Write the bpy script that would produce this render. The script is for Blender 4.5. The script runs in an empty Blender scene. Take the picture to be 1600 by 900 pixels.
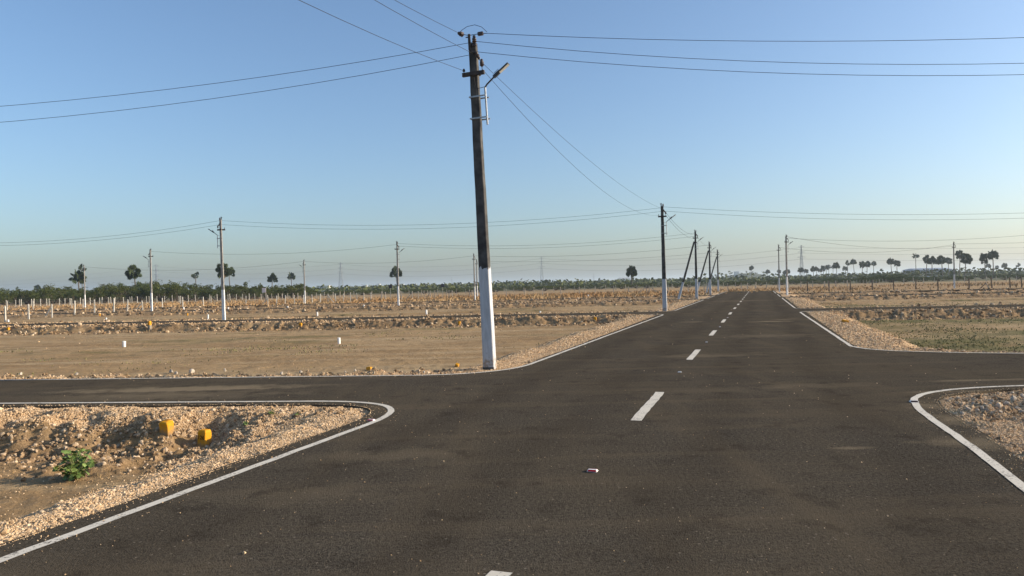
import bpy, bmesh, math, random
import numpy as np
from mathutils import Vector, Matrix, Euler
from mathutils.geometry import tessellate_polygon

rnd = random.Random(11)
rng = np.random.default_rng(7)
scene = bpy.context.scene
COL = scene.collection
R = math.radians

# ------------------------------------------------------------------ camera
F, CH = 1155.0, 1.75                 # focal length in pixels of the 1600 wide photograph, eye height
ROLL, PITCH = R(1.36), R(-0.2)
cam = bpy.data.cameras.new('camera')
cam.sensor_width = 36.0
cam.lens = 36.0 * F / 1600.0
cam.clip_start = 0.05
cam.clip_end = 30000
co = bpy.data.objects.new('camera', cam)
COL.objects.link(co)
_fw = Vector((0, math.cos(PITCH), math.sin(PITCH)))
_up0 = Vector((0, -math.sin(PITCH), math.cos(PITCH)))
_rt = Vector((1, 0, 0)) * math.cos(ROLL) - _up0 * math.sin(ROLL)
_up = Vector((1, 0, 0)) * math.sin(ROLL) + _up0 * math.cos(ROLL)
M = Matrix((_rt, _up, -_fw)).transposed().to_4x4()
M.translation = (0, 0, CH)
co.matrix_world = M
scene.camera = co

# ------------------------------------------------------------------ light
SUN_EL, SUN_AZ = R(19.0), R(89.0)    # azimuth clockwise from +Y
w = bpy.data.worlds.new('World')
scene.world = w
w.use_nodes = True
nt = w.node_tree
for n in list(nt.nodes):
    nt.nodes.remove(n)
sky = nt.nodes.new('ShaderNodeTexSky')
sky.sky_type = 'NISHITA'
sky.sun_disc = False
sky.sun_elevation = SUN_EL
sky.sun_rotation = SUN_AZ
sky.altitude = 0
sky.air_density = 1.0
sky.dust_density = 1.85
sky.ozone_density = 3.6
bg = nt.nodes.new('ShaderNodeBackground')
bg.inputs['Strength'].default_value = 0.146
wo = nt.nodes.new('ShaderNodeOutputWorld')
nt.links.new(sky.outputs['Color'], bg.inputs['Color'])
nt.links.new(bg.outputs['Background'], wo.inputs['Surface'])
sl = bpy.data.lights.new('sun', 'SUN')
sl.energy = 4.8
sl.angle = R(0.53)
sl.color = (1.0, 0.86, 0.68)
so = bpy.data.objects.new('sun', sl)
COL.objects.link(so)
_sd = Vector((math.sin(SUN_AZ) * math.cos(SUN_EL), math.cos(SUN_AZ) * math.cos(SUN_EL), math.sin(SUN_EL)))
so.rotation_euler = _sd.to_track_quat('Z', 'Y').to_euler()
so.location = (40, 0, 40)
vs = scene.view_settings
vs.view_transform = 'Standard'
vs.look = 'None'
vs.gamma = 1.0
vs.exposure = 0.47
scene.cycles.max_bounces = 5
scene.cycles.volume_bounces = 0
HAZE = 0.0002

# ------------------------------------------------------------------ helpers
class MB:
    """collects shapes; build() links them as ONE mesh object"""
    def __init__(s):
        s.v, s.f = [], []
    def add(s, vs_, fs):
        o = len(s.v)
        s.v += [tuple(p) for p in vs_]
        s.f += [tuple(i + o for i in f) for f in fs]
        return s
    def box(s, c, size, rot=None, taper=1.0):
        x, y, z = [q / 2 for q in size]
        ps = [Vector((sx * x * (taper if sz > 0 else 1), sy * y * (taper if sz > 0 else 1), sz * z))
              for sz in (-1, 1) for sy in (-1, 1) for sx in (-1, 1)]
        if rot is not None:
            m = rot if isinstance(rot, Matrix) else Euler(rot).to_matrix()
            ps = [m @ p for p in ps]
        ps = [p + Vector(c) for p in ps]
        return s.add(ps, [(0, 2, 3, 1), (4, 5, 7, 6), (0, 1, 5, 4), (2, 6, 7, 3), (0, 4, 6, 2), (1, 3, 7, 5)])
    def bar(s, a, b, wx, wy=None):
        a, b = Vector(a), Vector(b)
        d = b - a
        q = d.to_track_quat('Z', 'Y').to_matrix()
        return s.box((a + b) / 2, (wx, wy or wx, d.length), q)
    def tube(s, pts, r, n=6, caps=True):
        pts = [Vector(p) for p in pts]
        rs = r if isinstance(r, (list, tuple)) else [r] * len(pts)
        vs_, fs = [], []
        ref = None
        for i, p in enumerate(pts):
            d = (pts[min(i + 1, len(pts) - 1)] - pts[max(i - 1, 0)]).normalized()
            if ref is None:
                ref = d.orthogonal().normalized()
            ref = (ref - d * ref.dot(d)).normalized()
            b = d.cross(ref)
            for k in range(n):
                a = 2 * math.pi * k / n
                vs_.append(p + (ref * math.cos(a) + b * math.sin(a)) * rs[i])
        for i in range(len(pts) - 1):
            for k in range(n):
                k2 = (k + 1) % n
                fs.append((i * n + k, i * n + k2, (i + 1) * n + k2, (i + 1) * n + k))
        if caps:
            fs.append(tuple(range(n - 1, -1, -1)))
            fs.append(tuple(range((len(pts) - 1) * n, len(pts) * n)))
        return s.add(vs_, fs)
    def lathe(s, c, prof, n=10, axis=None):
        m = Vector(axis).to_track_quat('Z', 'Y').to_matrix() if axis else Matrix.Identity(3)
        vs_, fs = [], []
        for (r, z) in prof:
            for k in range(n):
                a = 2 * math.pi * k / n
                vs_.append(m @ Vector((r * math.cos(a), r * math.sin(a), z)) + Vector(c))
        for i in range(len(prof) - 1):
            for k in range(n):
                k2 = (k + 1) % n
                fs.append((i * n + k, i * n + k2, (i + 1) * n + k2, (i + 1) * n + k))
        fs.append(tuple(range(n - 1, -1, -1)))
        fs.append(tuple(range((len(prof) - 1) * n, len(prof) * n)))
        return s.add(vs_, fs)
    def mesh(s, name, m=None):
        me = bpy.data.meshes.new(name)
        me.from_pydata(s.v, [], s.f)
        if m:
            me.materials.append(m)
        return me
    def build(s, name, m, parent=None, bevel=0.0, smooth=False):
        me = s.mesh(name, m)
        if bevel:
            bm = bmesh.new(); bm.from_mesh(me)
            bmesh.ops.bevel(bm, geom=list(bm.edges), offset=bevel, segments=1, affect='EDGES', clamp_overlap=True)
            bm.to_mesh(me); bm.free()
        if smooth:
            for p in me.polygons: p.use_smooth = True
        return link(name, me, parent)

def link(name, me, parent=None):
    o = bpy.data.objects.new(name, me)
    COL.objects.link(o)
    if parent is not None:
        o.parent = parent
    return o
def tag(o, label=None, cat=None, group=None, kind=None):
    if label: o['label'] = label
    if cat: o['category'] = cat
    if group: o['group'] = group
    if kind: o['kind'] = kind
    return o
def empty(name, loc, rz=0.0):
    o = bpy.data.objects.new(name, None)
    o.empty_display_size = 0.2
    COL.objects.link(o)
    o.location = loc
    o.rotation_euler = (0, 0, rz)
    return o
def kids(o):
    return [c for c in bpy.data.objects if c.parent is o]
def copy_tree(o, parent=None):
    ch = list(o.children)
    c = o.copy()
    COL.objects.link(c)
    c.parent = parent
    for k in ch:
        copy_tree(k, c)
    return c
def np_mesh(name, V, faces_flat, n_per, m=None):
    me = bpy.data.meshes.new(name)
    nf = len(faces_flat) // n_per
    me.vertices.add(len(V))
    me.vertices.foreach_set('co', np.ascontiguousarray(V, dtype=np.float32).ravel())
    me.loops.add(len(faces_flat))
    me.loops.foreach_set('vertex_index', np.ascontiguousarray(faces_flat, dtype=np.int32))
    me.polygons.add(nf)
    me.polygons.foreach_set('loop_start', np.arange(0, nf * n_per, n_per, dtype=np.int32))
    me.polygons.foreach_set('loop_total', np.full(nf, n_per, dtype=np.int32))
    me.update(calc_edges=True)
    if m: me.materials.append(m)
    return me

# ---- materials
def mat(name, col, rough=0.8, spec=0.3, metal=0.0):
    m = bpy.data.materials.new(name)
    m.use_nodes = True
    b = m.node_tree.nodes['Principled BSDF']
    b.inputs['Base Color'].default_value = (*col, 1)
    b.inputs['Roughness'].default_value = rough
    b.inputs['Specular IOR Level'].default_value = spec
    b.inputs['Metallic'].default_value = metal
    return m
class NT:
    def __init__(s, m):
        s.t = m.node_tree
        s.b = s.t.nodes['Principled BSDF']
    def n(s, typ, **kw):
        nd = s.t.nodes.new(typ)
        for k, v in kw.items():
            if k in nd.inputs: nd.inputs[k].default_value = v
            else: setattr(nd, k, v)
        return nd
    def l(s, a, b): s.t.links.new(a, b)
    def coord(s, which='Object', scale=None):
        tc = s.n('ShaderNodeTexCoord')
        if scale is None: return tc.outputs[which]
        mp = s.n('ShaderNodeMapping')
        mp.inputs['Scale'].default_value = scale
        s.l(tc.outputs[which], mp.inputs['Vector'])
        return mp.outputs[0]
    def noise(s, vec, scale, detail=3, rough=0.55):
        nd = s.n('ShaderNodeTexNoise')
        nd.inputs['Scale'].default_value = scale
        nd.inputs['Detail'].default_value = detail
        nd.inputs['Roughness'].default_value = rough
        s.l(vec, nd.inputs['Vector'])
        return nd.outputs['Fac']
    def ramp(s, fac, lo, hi, a=0.0, b=1.0):
        nd = s.n('ShaderNodeMapRange')
        nd.inputs['From Min'].default_value = lo
        nd.inputs['From Max'].default_value = hi
        nd.inputs['To Min'].default_value = a
        nd.inputs['To Max'].default_value = b
        s.l(fac, nd.inputs['Value'])
        return nd.outputs[0]
    def mix(s, fac, a, b, blend='MIX'):
        nd = s.n('ShaderNodeMix', data_type='RGBA', blend_type=blend)
        for src, i in ((fac, 0), (a, 6), (b, 7)):
            if isinstance(src, (int, float)): nd.inputs[i].default_value = src
            elif isinstance(src, tuple): nd.inputs[i].default_value = (*src, 1)
            else: s.l(src, nd.inputs[i])
        return nd.outputs[2]
    def math(s, op, a, b=None):
        nd = s.n('ShaderNodeMath', operation=op)
        for src, i in ((a, 0), (b, 1)):
            if src is None: continue
            if isinstance(src, (int, float)): nd.inputs[i].default_value = src
            else: s.l(src, nd.inputs[i])
        return nd.outputs[0]
    def attr(s, name):
        return s.n('ShaderNodeAttribute', attribute_name=name).outputs['Fac']
    def bump(s, h, strength=0.5, dist=0.02):
        nd = s.n('ShaderNodeBump')
        nd.inputs['Strength'].default_value = strength
        nd.inputs['Distance'].default_value = dist
        s.l(h, nd.inputs['Height'])
        s.l(nd.outputs[0], s.b.inputs['Normal'])
    def base(s, c): s.l(c, s.b.inputs['Base Color'])

def mottled(name, c1, c2, scale=6.0, rough=0.8, spec=0.2, detail=4, bump=0.0, bdist=0.01, rand=0.0, metal=0.0, lo=.35, hi=.65):
    m = mat(name, c1, rough, spec, metal)
    t = NT(m)
    v = t.coord('Object')
    f = t.noise(v, scale, detail)
    c = t.mix(t.ramp(f, lo, hi), c1, c2)
    if rand:
        oi = t.n('ShaderNodeObjectInfo')
        c = t.mix(1.0, c, t.mix(oi.outputs['Random'], (1 - rand,) * 3, (1 + rand,) * 3), 'MULTIPLY')
    t.base(c)
    if bump: t.bump(t.noise(v, scale * 3, 4), bump, bdist)
    return m

# ---- pixel of the photograph -> point of the ground (z given), used to survey the place
def ray(px, py):
    u, v = (px - 800) / F, -(py - 450) / F
    return _rt * u + _up * v + _fw
def P(px, py, z=0.0):
    d = ray(px, py)
    t = (z - CH) / d.z
    return d.x * t, d.y * t
def hor(px):                       # row of the horizon in the photograph
    return 446.0 - 0.02374 * (px - 800)
def at(px, Y):                     # ground position below photo column px at distance Y
    d = ray(px, hor(px))
    return d.x / d.y * Y, Y
def up(py, px, Y):                 # height of photo row py on something standing at distance Y
    d = ray(px, py)
    return CH + d.z / d.y * Y

# ------------------------------------------------------------------ numpy noise
def vnoise(x, y, seed=0):
    xi, yi = np.floor(x).astype(np.int64), np.floor(y).astype(np.int64)
    fx, fy = x - xi, y - yi
    fx = fx * fx * (3 - 2 * fx); fy = fy * fy * (3 - 2 * fy)
    def h(a, b):
        n = (a * 374761393 + b * 668265263 + seed * 1442695041) & 0xffffffff
        n = ((n ^ (n >> 13)) * 1274126177) & 0xffffffff
        n = n ^ (n >> 16)
        return (n & 0xffff) / 65535.0
    a, b, c, d = h(xi, yi), h(xi + 1, yi), h(xi, yi + 1), h(xi + 1, yi + 1)
    return (a * (1 - fx) + b * fx) * (1 - fy) + (c * (1 - fx) + d * fx) * fy
def fbm(x, y, seed=0, octv=3, gain=.5):
    s, a, t = 0, 1.0, 0
    for i in range(octv):
        s = s + a * (vnoise(x * 2 ** i, y * 2 ** i, seed + i * 17) - .5)
        t += a
        a *= gain
    return s / t * 2
def sstep(x):
    x = np.clip(x, 0, 1)
    return x * x * (3 - 2 * x)

# ------------------------------------------------------------------ road plan
TH = R(18.45)
DX, DY = math.sin(TH), math.cos(TH)       # along the road
NX, NY = math.cos(TH), -math.sin(TH)      # to its right
def W(lat, u): return (u * DX + lat * NX, u * DY + lat * NY)
LL, LR, LC = -4.82, 2.02, -1.42           # left line, right line, centre dashes
ROAD_END = 121.0
# cross streets: near and far white line as y = a + b*x, left and right of the main road
CROSS = [
    dict(Ln=(11.28, -.1097), Lf=(14.54, -.103), Rn=(12.05, -.07), Rf=(16.95, -.0957)),
    dict(Ln=(41.3, -.12), Lf=(44.6, -.12), Rn=(41.3, -.115), Rf=(44.8, -.115)),
    dict(Ln=(70.3, -.075), Lf=(73.4, -.075), Rn=(71.2, -.08), Rf=(74.6, -.08)),
    dict(Ln=(88.6, -.08), Lf=(91.6, -.08), Rn=(89.0, -.08), Rf=(92.2, -.08)),
]
EDGE = 0.31                               # asphalt beyond the white line
def road_d(x, y):
    """distance outside the main road's asphalt and outside the nearest cross street's asphalt"""
    lat = x * NX + y * NY
    u = x * DX + y * DY
    dm = np.maximum(np.abs(lat - (LL + LR) / 2) - ((LR - LL) / 2 + EDGE), u - ROAD_END)
    left = lat < LC
    dc = np.full_like(x, 1e3)
    for i, c in enumerate(CROSS):
        e2 = .1 if i == 0 else .2
        n = np.where(left, c['Ln'][0] + c['Ln'][1] * x, c['Rn'][0] + c['Rn'][1] * x) - (EDGE if i == 0 else .2)
        f = np.where(left, c['Lf'][0] + c['Lf'][1] * x, c['Rf'][0] + c['Rf'][1] * x) + e2
        dc = np.minimum(dc, np.maximum(n - y, y - f))
    return dm, dc, lat, u
def bez(p0, p1, p2, n=14):
    return [((1 - q) ** 2 * p0[0] + 2 * q * (1 - q) * p1[0] + q * q * p2[0],
             (1 - q) ** 2 * p0[1] + 2 * q * (1 - q) * p1[1] + q * q * p2[1]) for q in [i / n for i in range(n + 1)]]
def isect(lat, ab):                     # main line at lateral position with y = a + b x
    a, b = ab
    u = (a + b * lat * NX - lat * NY) / (DY - b * DX)
    return W(lat, u), u
def along(ab, x): return (x, ab[0] + ab[1] * x)
def corner(lat, ab, t_main, t_cross, side, first):
    """fillet between main line and a cross line; returns points from the main road outwards"""
    pc, u = isect(lat, ab)
    p0 = W(lat, u + t_main * first)
    L = math.hypot(1, ab[1])
    p2 = along(ab, pc[0] + side * t_cross / L)
    return u, bez(p0, pc, p2)
XL, XR = -130.0, 130.0
lines = []                              # white edge lines (open polylines)
outL, outR = [], []                     # asphalt outline
def shift(pl, off):
    res = []
    for i, p in enumerate(pl):
        a, b = pl[max(i - 1, 0)], pl[min(i + 1, len(pl) - 1)]
        dx, dy = b[0] - a[0], b[1] - a[1]
        L = math.hypot(dx, dy) or 1
        res.append((p[0] - dy / L * off, p[1] + dx / L * off))
    return res
def chaikin(pl):
    r_ = [pl[0]]
    for a, b in zip(pl[:-1], pl[1:]):
        r_ += [(a[0] * .75 + b[0] * .25, a[1] * .75 + b[1] * .25), (a[0] * .25 + b[0] * .75, a[1] * .25 + b[1] * .75)]
    return r_ + [pl[-1]]
def build_side(side):
    lat = LL if side < 0 else LR
    out = []
    u_prev = -25.0
    for i, c in enumerate(CROSS):
        near, farl = (c['Ln'], c['Lf']) if side < 0 else (c['Rn'], c['Rf'])
        tn, tf = (2.0, 1.9) if i == 0 else (1.6, 1.6)
        lt = lat + (.0 if i == 0 else side * -.0)
        un, cn = corner(lt, near, tn, tn, side, -1)
        if side > 0 and i == 0:
            cn = [W(lat, 9.6), (5.02, 9.05), (5.22, 9.5), (5.42, 9.98), (5.62, 10.42), (5.84, 10.72), (6.1, 10.97), (6.5, 11.21), (6.9, 11.36), (7.4, 11.46), (7.92, 11.495)]
            cn = [W(lat, 8.6)] + cn[2:]
        uf, cf = corner(lt, farl, tf, tf, side, 1)
        if side > 0 and i == 0:
            cf = [(8.58, 18.78), (8.56, 18.2), (8.72, 17.65), (9.05, 17.25), (9.5, 16.92), (10.2, 16.52), (11.16, 16.12), (12.6, 15.85)]
        if side > 0 and i == 0:
            for _ in range(2):
                cn, cf = chaikin(cn), chaikin(cf)
        xe = XL if side < 0 else XR
        pl = [W(lat, u_prev), ] if i == 0 else list(reversed(prev_cf))
        nl = pl + cn + [along(near, cn[-1][0] + side * 6), along(near, xe)]
        if i > 0:
            nl = pl + cn
        lines.append((nl if i == 0 else nl, i))
        if i == 0:
            lines.append(([along(farl, xe), along(farl, cf[-1][0] + side * 5), cf[-1]], i))
            # the far line carries on up the main road: joined below as part of prev_cf
        eN, eF = (EDGE, .1) if i == 0 else (.2, .2)
        o1 = shift(pl[-2:] + cn + [along(near, cn[-1][0] + side * 6), along(near, xe)], EDGE * (1 if side < 0 else -1))
        if i: o1 = o1[1:]
        o2 = shift([along(farl, xe), along(farl, cf[-1][0] + side * 5)] + list(reversed(cf)), eF * (1 if side < 0 else -1))
        out += o1[(0 if i == 0 else 1):] + o2
        prev_cf = cf if i else cf
        u_prev = uf
    # to the end of the road
    tail = [W(lat, ROAD_END)]
    lines.append((list(reversed(prev_cf))[-1:] + tail, 9))
    e = EDGE * (-1 if side < 0 else 1)
    out += [W(lat + e, ROAD_END - 1)]
    return out
outL = build_side(-1)
outR = build_side(1)
def densify(pl, near=.25):
    res = []
    for a, b in zip(pl[:-1], pl[1:]):
        L = math.dist(a, b)
        dmin = min(math.hypot(*a), math.hypot(*b))
        n = max(1, min(200, int(L / max(near, dmin * .02))))
        for k in range(n):
            q = k / n
            res.append((a[0] + (b[0] - a[0]) * q, a[1] + (b[1] - a[1]) * q))
    res.append(pl[-1])
    return res
# exact distance to the asphalt outline round the near crossing, on a fine grid
_poly = np.array(densify(outL, 1.0) + list(reversed(densify(outR, 1.0))))
_bx = (-14.0, 15.0, 2.0, 24.0); _st = .08
_gx, _gy = np.meshgrid(np.arange(_bx[0], _bx[1] + _st, _st), np.arange(_bx[2], _bx[3] + _st, _st), indexing='xy')
_A, _B = _poly, np.roll(_poly, -1, 0)
_sel = [i for i in range(len(_A)) if min(_A[i][1], _B[i][1]) < 34 and max(_A[i][1], _B[i][1]) > -12]
_SD = np.full(_gx.shape, 1e9); _in = np.zeros(_gx.shape, bool)
for i in range(len(_A)):
    (ax, ay), (bx_, by_) = _A[i], _B[i]
    _cr = ((ay > _gy) != (by_ > _gy))
    if ay != by_:
        _in ^= _cr & (_gx < (bx_ - ax) * (_gy - ay) / (by_ - ay) + ax)
    if i in _sel:
        L2 = (bx_ - ax) ** 2 + (by_ - ay) ** 2 or 1e-9
        tt_ = np.clip(((_gx - ax) * (bx_ - ax) + (_gy - ay) * (by_ - ay)) / L2, 0, 1)
        _SD = np.minimum(_SD, np.hypot(_gx - ax - tt_ * (bx_ - ax), _gy - ay - tt_ * (by_ - ay)))
_SD = np.where(_in, -_SD, _SD)
def true_d(x, y, dm, dc):
    fx, fy = (x - _bx[0]) / _st, (y - _bx[2]) / _st
    ok = (fx > 0) & (fy > 0) & (fx < _SD.shape[1] - 2) & (fy < _SD.shape[0] - 2)
    xi, yi = np.where(ok, fx, 0).astype(int), np.where(ok, fy, 0).astype(int)
    tx, ty = fx - xi, fy - yi
    v = (_SD[yi, xi] * (1 - tx) + _SD[yi, xi + 1] * tx) * (1 - ty) + (_SD[yi + 1, xi] * (1 - tx) + _SD[yi + 1, xi + 1] * tx) * ty
    dl = np.where(ok, v - np.minimum(dm, dc), 0)
    return dm + dl, dc + dl
PIT = [(*P(322, 682, -.3), .55, .15), (*P(120, 674, -.25), .42, .10), (*P(40, 672, -.25), .35, .1), (*P(185, 678, -.25), .35, .09)]
HEAP = [(*P(1535, 640), .55, .05), (*P(1595, 632), .6, .07), (*P(1590, 715), .45, .03)]
def terrain(x, y, full=False):
    x = np.asarray(x, dtype=np.float64); y = np.asarray(y, dtype=np.float64)
    r = np.hypot(x, y)
    dm, dc, lat, u = road_d(x, y)
    dm, dc = true_d(x, y, dm, dc)
    d = np.minimum(dm, dc)
    jit = .35 * fbm(x * .9, y * .9, 3, 3)
    leftside = lat < LC
    wm = np.where(u < 10.2, .45, .9)                    # flat part of the gravel shoulder
    sm = sstep((dm + jit - wm) / np.where(u < 10.2, 1.25, 1.5))
    sc = sstep((dc + jit * 1.0 - np.where(y < 13, .62, .35)) / np.where(y < 13, 1.1, 1.35))
    s = np.minimum(sm, sc)
    D = np.where(y < 13, .36, np.where(y < 60, .38, .28))
    D = D * np.where((~leftside) & (u < 14.5), .06, 1.0)  # right foreground island is nearly level
    D = np.where(r > 95, D * (1 - .7 * sstep((r - 95) / 60)), D)
    z = -.03 - D * s
    # rough spoil along the foot of the cross street embankments
    bank = sstep((dc + jit - np.where(y < 13, .4, .15)) / .5) * (1 - sstep((dc + jit * 2 - 2.0) / 1.2)) * sstep((dm - .7) / 1.2) * (r < 140) * np.where((~leftside) & (u < 14.5), .2, 1)
    clod = np.abs(fbm(x * 1.4, y * 1.4, 21, 4, .6))
    clod2 = fbm(x * 3.1, y * 3.1, 27, 3, .6)
    amp = np.where(y < 13, .8, .95)
    clod3 = np.abs(fbm(x * 6.5, y * 6.5, 29, 2, .6))
    z = z + bank * amp * (.24 * clod - .06 + .12 * clod2 + np.where(y < 13, .05, .10) * clod3)
    field = s * (1 - bank)
    z = z + field * (.05 * fbm(x * .35, y * .35, 5, 3) + .022 * fbm(x * 2.2, y * 2.2, 9, 3) + .012 * fbm(x * 9, y * 9, 12, 2))
    furrow = vnoise(x * .35 + 9, (y + .1 * x) * 2.4, 44)
    z = z + field * .03 * (furrow - .5) * (r < 70)
    grav = np.maximum((1 - sstep((dm + jit * .9 - np.where(u < 10.2, 1.35 + .9 * sstep((u - 6.5) / 3.0), 1.75)) / .6)),
                      (1 - sstep((dc + jit * .8 - np.where(y < 13, .75, .5)) / .35))) * (d > -.05)
    z = z + grav * (d > 0) * (.03 * fbm(x * 4, y * 4, 15, 3))
    for (cx, cy, rad, amp_) in PIT:
        q = np.hypot(x - cx, (y - cy) * .9)
        z = z - amp_ * (1 - sstep((q - rad * .55) / (rad * .6)))
    for (cx, cy, rad, amp_) in HEAP:
        q = np.hypot(x - cx, y - cy)
        z = z + amp_ * np.exp(-(q / rad) ** 2) * (.7 + .9 * clod2)
    z = np.where(d < .0, np.minimum(z, -.035), z)
    under = d < -.12
    z = np.where(under, -.08, z)
    if not full: return z
    return z, dict(gravel=grav * (1 - .0 * bank), bank=bank * 1.0, field=field, dm=dm, dc=dc, s=s, lat=lat, u=u)
def gz(x, y): return float(terrain(np.array([x]), np.array([y]))[0])
def G(px, py):                                # first ground point along the sight line of a pixel
    d = ray(px, py)
    k = math.hypot(d.x, d.y)
    T = np.geomspace(3.0, 400.0, 9000) / k
    xs, ys, zs = d.x * T, d.y * T, CH + d.z * T
    below = zs < terrain(xs, ys)
    i = int(np.argmax(below)) if below.any() else -1
    return float(xs[i]), float(ys[i]), gz(xs[i], ys[i])

# ------------------------------------------------------------------ ground sheet
A0 = R(48)
ang = np.concatenate([np.linspace(-A0, A0, 880), np.linspace(A0, 2 * math.pi - A0, 60)[1:-1]])
rad = np.concatenate([np.geomspace(.8, 5, 36), np.geomspace(5, 13.5, 230)[1:], np.geomspace(13.5, 95, 410)[1:], np.geomspace(95, 190, 50)[1:], np.geomspace(190, 9500, 46)[1:]])
AA, RR = np.meshgrid(ang, rad, indexing='xy')
gx, gy = RR * np.sin(AA), RR * np.cos(AA)
zz, info = terrain(gx.ravel(), gy.ravel(), True)
nA, nR = len(ang), len(rad)
V = np.stack([gx.ravel(), gy.ravel(), zz], 1)
V = np.vstack([V, [[0, 0, -.08]]])
ii, jj = np.meshgrid(np.arange(nR - 1), np.arange(nA), indexing='ij')
j2 = (jj + 1) % nA
quads = np.stack([ii * nA + jj, ii * nA + j2, (ii + 1) * nA + j2, (ii + 1) * nA + jj], -1).reshape(-1, 4)[:, ::-1]

m_ground = mat('dry_earth', (.25, .18, .11), .95, .1)
t = NT(m_ground)
v = t.coord('Object')
n1 = t.noise(v, .18, 4); n2 = t.noise(v, 1.3, 5); n3 = t.noise(v, 9.0, 5, .65); n4 = t.noise(v, 55, 4, .7)
vst = t.coord('Object', (.10, 1.1, 1))
n5 = t.noise(vst, 1.0, 4, .6)
dirt = t.mix(t.ramp(n1, .38, .62), (.285, .183, .088), (.37, .248, .124))
dirt = t.mix(t.ramp(n5, .45, .62), dirt, (.40, .285, .155))
dirt = t.mix(t.ramp(n2, .52, .72, 0, .7), dirt, (.20, .132, .066))
dirt = t.mix(t.ramp(n3, .55, .75, 0, .75), dirt, (.43, .31, .19))
grn = t.math('MULTIPLY', t.attr('green'), t.ramp(n2, .25, .5))
dirt = t.mix(grn, dirt, (.135, .118, .045))
dirt = t.mix(t.math('MULTIPLY', t.attr('dry'), t.ramp(n2, .3, .6, .3, 1)), dirt, (.30, .175, .075))
gr = t.mix(t.ramp(n4, .35, .65), (.36, .225, .115), (.64, .455, .27))
gr = t.mix(t.ramp(n2, .45, .7, 0, .5), gr, (.56, .345, .17))
gf = t.math('ADD', t.attr('gravel'), t.ramp(n3, .35, .65, -.3, .3))
c = t.mix(t.ramp(gf, .35, .65), dirt, gr)
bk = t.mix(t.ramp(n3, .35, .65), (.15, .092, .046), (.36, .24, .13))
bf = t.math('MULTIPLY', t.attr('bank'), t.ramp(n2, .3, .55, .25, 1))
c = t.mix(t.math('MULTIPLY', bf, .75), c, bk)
c = t.mix(t.ramp(n4, .3, .7, 0, 1), t.mix(1.0, c, (.78, .78, .78), 'MULTIPLY'), t.mix(1.0, c, (1.18, 1.18, 1.18), 'MULTIPLY'))
far = t.attr('far')
c = t.mix(far, c, t.mix(t.ramp(n1, .4, .6), (.09, .095, .045), (.14, .13, .065)))
t.base(c)
t.bump(t.math('ADD', n4, t.math('MULTIPLY', n3, 2.0)), .7, .03)
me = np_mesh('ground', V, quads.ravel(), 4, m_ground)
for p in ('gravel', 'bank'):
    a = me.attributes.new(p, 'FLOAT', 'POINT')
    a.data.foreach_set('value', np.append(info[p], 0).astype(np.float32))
rr = RR.ravel()
GX, GY = gx.ravel(), gy.ravel()
right_field = (info['lat'] > 3.5) & (info['u'] > 19.5) & (info['u'] < 62)
green = right_field * info['field'] * np.clip(.75 + 1.1 * fbm(GX * .16, GY * .3, 31, 3), 0, 1)
green = np.maximum(green, info['field'] * (~right_field) * (rr > 16) * (rr < 75) * np.clip(1.6 * fbm(GX * .22, GY * .5, 33, 3) - .35, 0, 1) * .9)
dry = np.exp(-((GY - 122 - .12 * GX) / 26) ** 2) * np.clip(.75 + .8 * fbm(GX * .05, GY * .09, 36, 2), 0, 1)
farv = sstep((rr - 215) / 70)
for nm, arr in (('green', green), ('dry', dry), ('far', farv)):
    a = me.attributes.new(nm, 'FLOAT', 'POINT')
    a.data.foreach_set('value', np.append(arr, 0).astype(np.float32))
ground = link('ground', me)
tag(ground, 'dry brown levelled earth with rough embankments beside the roads', kind='structure')
del V, quads, gx, gy, AA, RR

# ------------------------------------------------------------------ roads and painted lines
poly = densify(outL) + list(reversed(densify(outR)))
arr = np.array(poly)
jx = .05 * fbm(arr[:, 0] * 2.2, arr[:, 1] * 2.2, 51, 3); jy = .05 * fbm(arr[:, 0] * 2.2 + 40, arr[:, 1] * 2.2, 53, 3)
poly = [(p[0] + a, p[1] + b) for p, a, b in zip(poly, jx, jy)]
tris = tessellate_polygon([[Vector((x, y, 0)) for x, y in poly]])
nP = len(poly)
rv = [(x, y, 0.0) for x, y in poly] + [(x, y, -.07) for x, y in poly]
rf = []
for a, b, c_ in tris:
    pa, pb, pc = poly[a], poly[b], poly[c_]
    cr = (pb[0] - pa[0]) * (pc[1] - pa[1]) - (pb[1] - pa[1]) * (pc[0] - pa[0])
    rf.append((a, b, c_) if cr > 0 else (a, c_, b))
rf += [(i, i + nP, (i + 1) % nP + nP, (i + 1) % nP) for i in range(nP)]
m_asph = mat('asphalt', (.05, .043, .036), 1.0, .0)
t = NT(m_asph)
v = t.coord('Object')
a1 = t.noise(v, .22, 4, .6); a2 = t.noise(v, 2.4, 5, .6); a3 = t.noise(v, 30, 4, .8); a4 = t.noise(v, 75, 3, .7)
vs1 = t.coord('Object', (.16, 1.6, 1))
tc = t.n('ShaderNodeTexCoord')
mp = t.n('ShaderNodeMapping'); mp.inputs['Rotation'].default_value = (0, 0, TH); mp.inputs['Scale'].default_value = (1.5, .12, 1)
t.l(tc.outputs['Object'], mp.inputs['Vector'])
st1 = t.noise(vs1, .9, 5, .62); st2 = t.noise(mp.outputs[0], .8, 5, .62)
c = t.mix(t.ramp(a3, .36, .64), (.014, .012, .0095), (.102, .0875, .068))
c = t.mix(t.ramp(a4, .42, .66, 0, .6), c, (.128, .110, .085))
c = t.mix(t.ramp(a1, .40, .68, 0, .55), c, (.088, .070, .047))
c = t.mix(t.ramp(st1, .50, .74, 0, .55), c, (.125, .098, .066))
c = t.mix(t.ramp(st2, .50, .72, 0, .5), c, (.118, .093, .062))
c = t.mix(t.ramp(a2, .55, .70, 0, .4), c, (.022, .018, .014))
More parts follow.
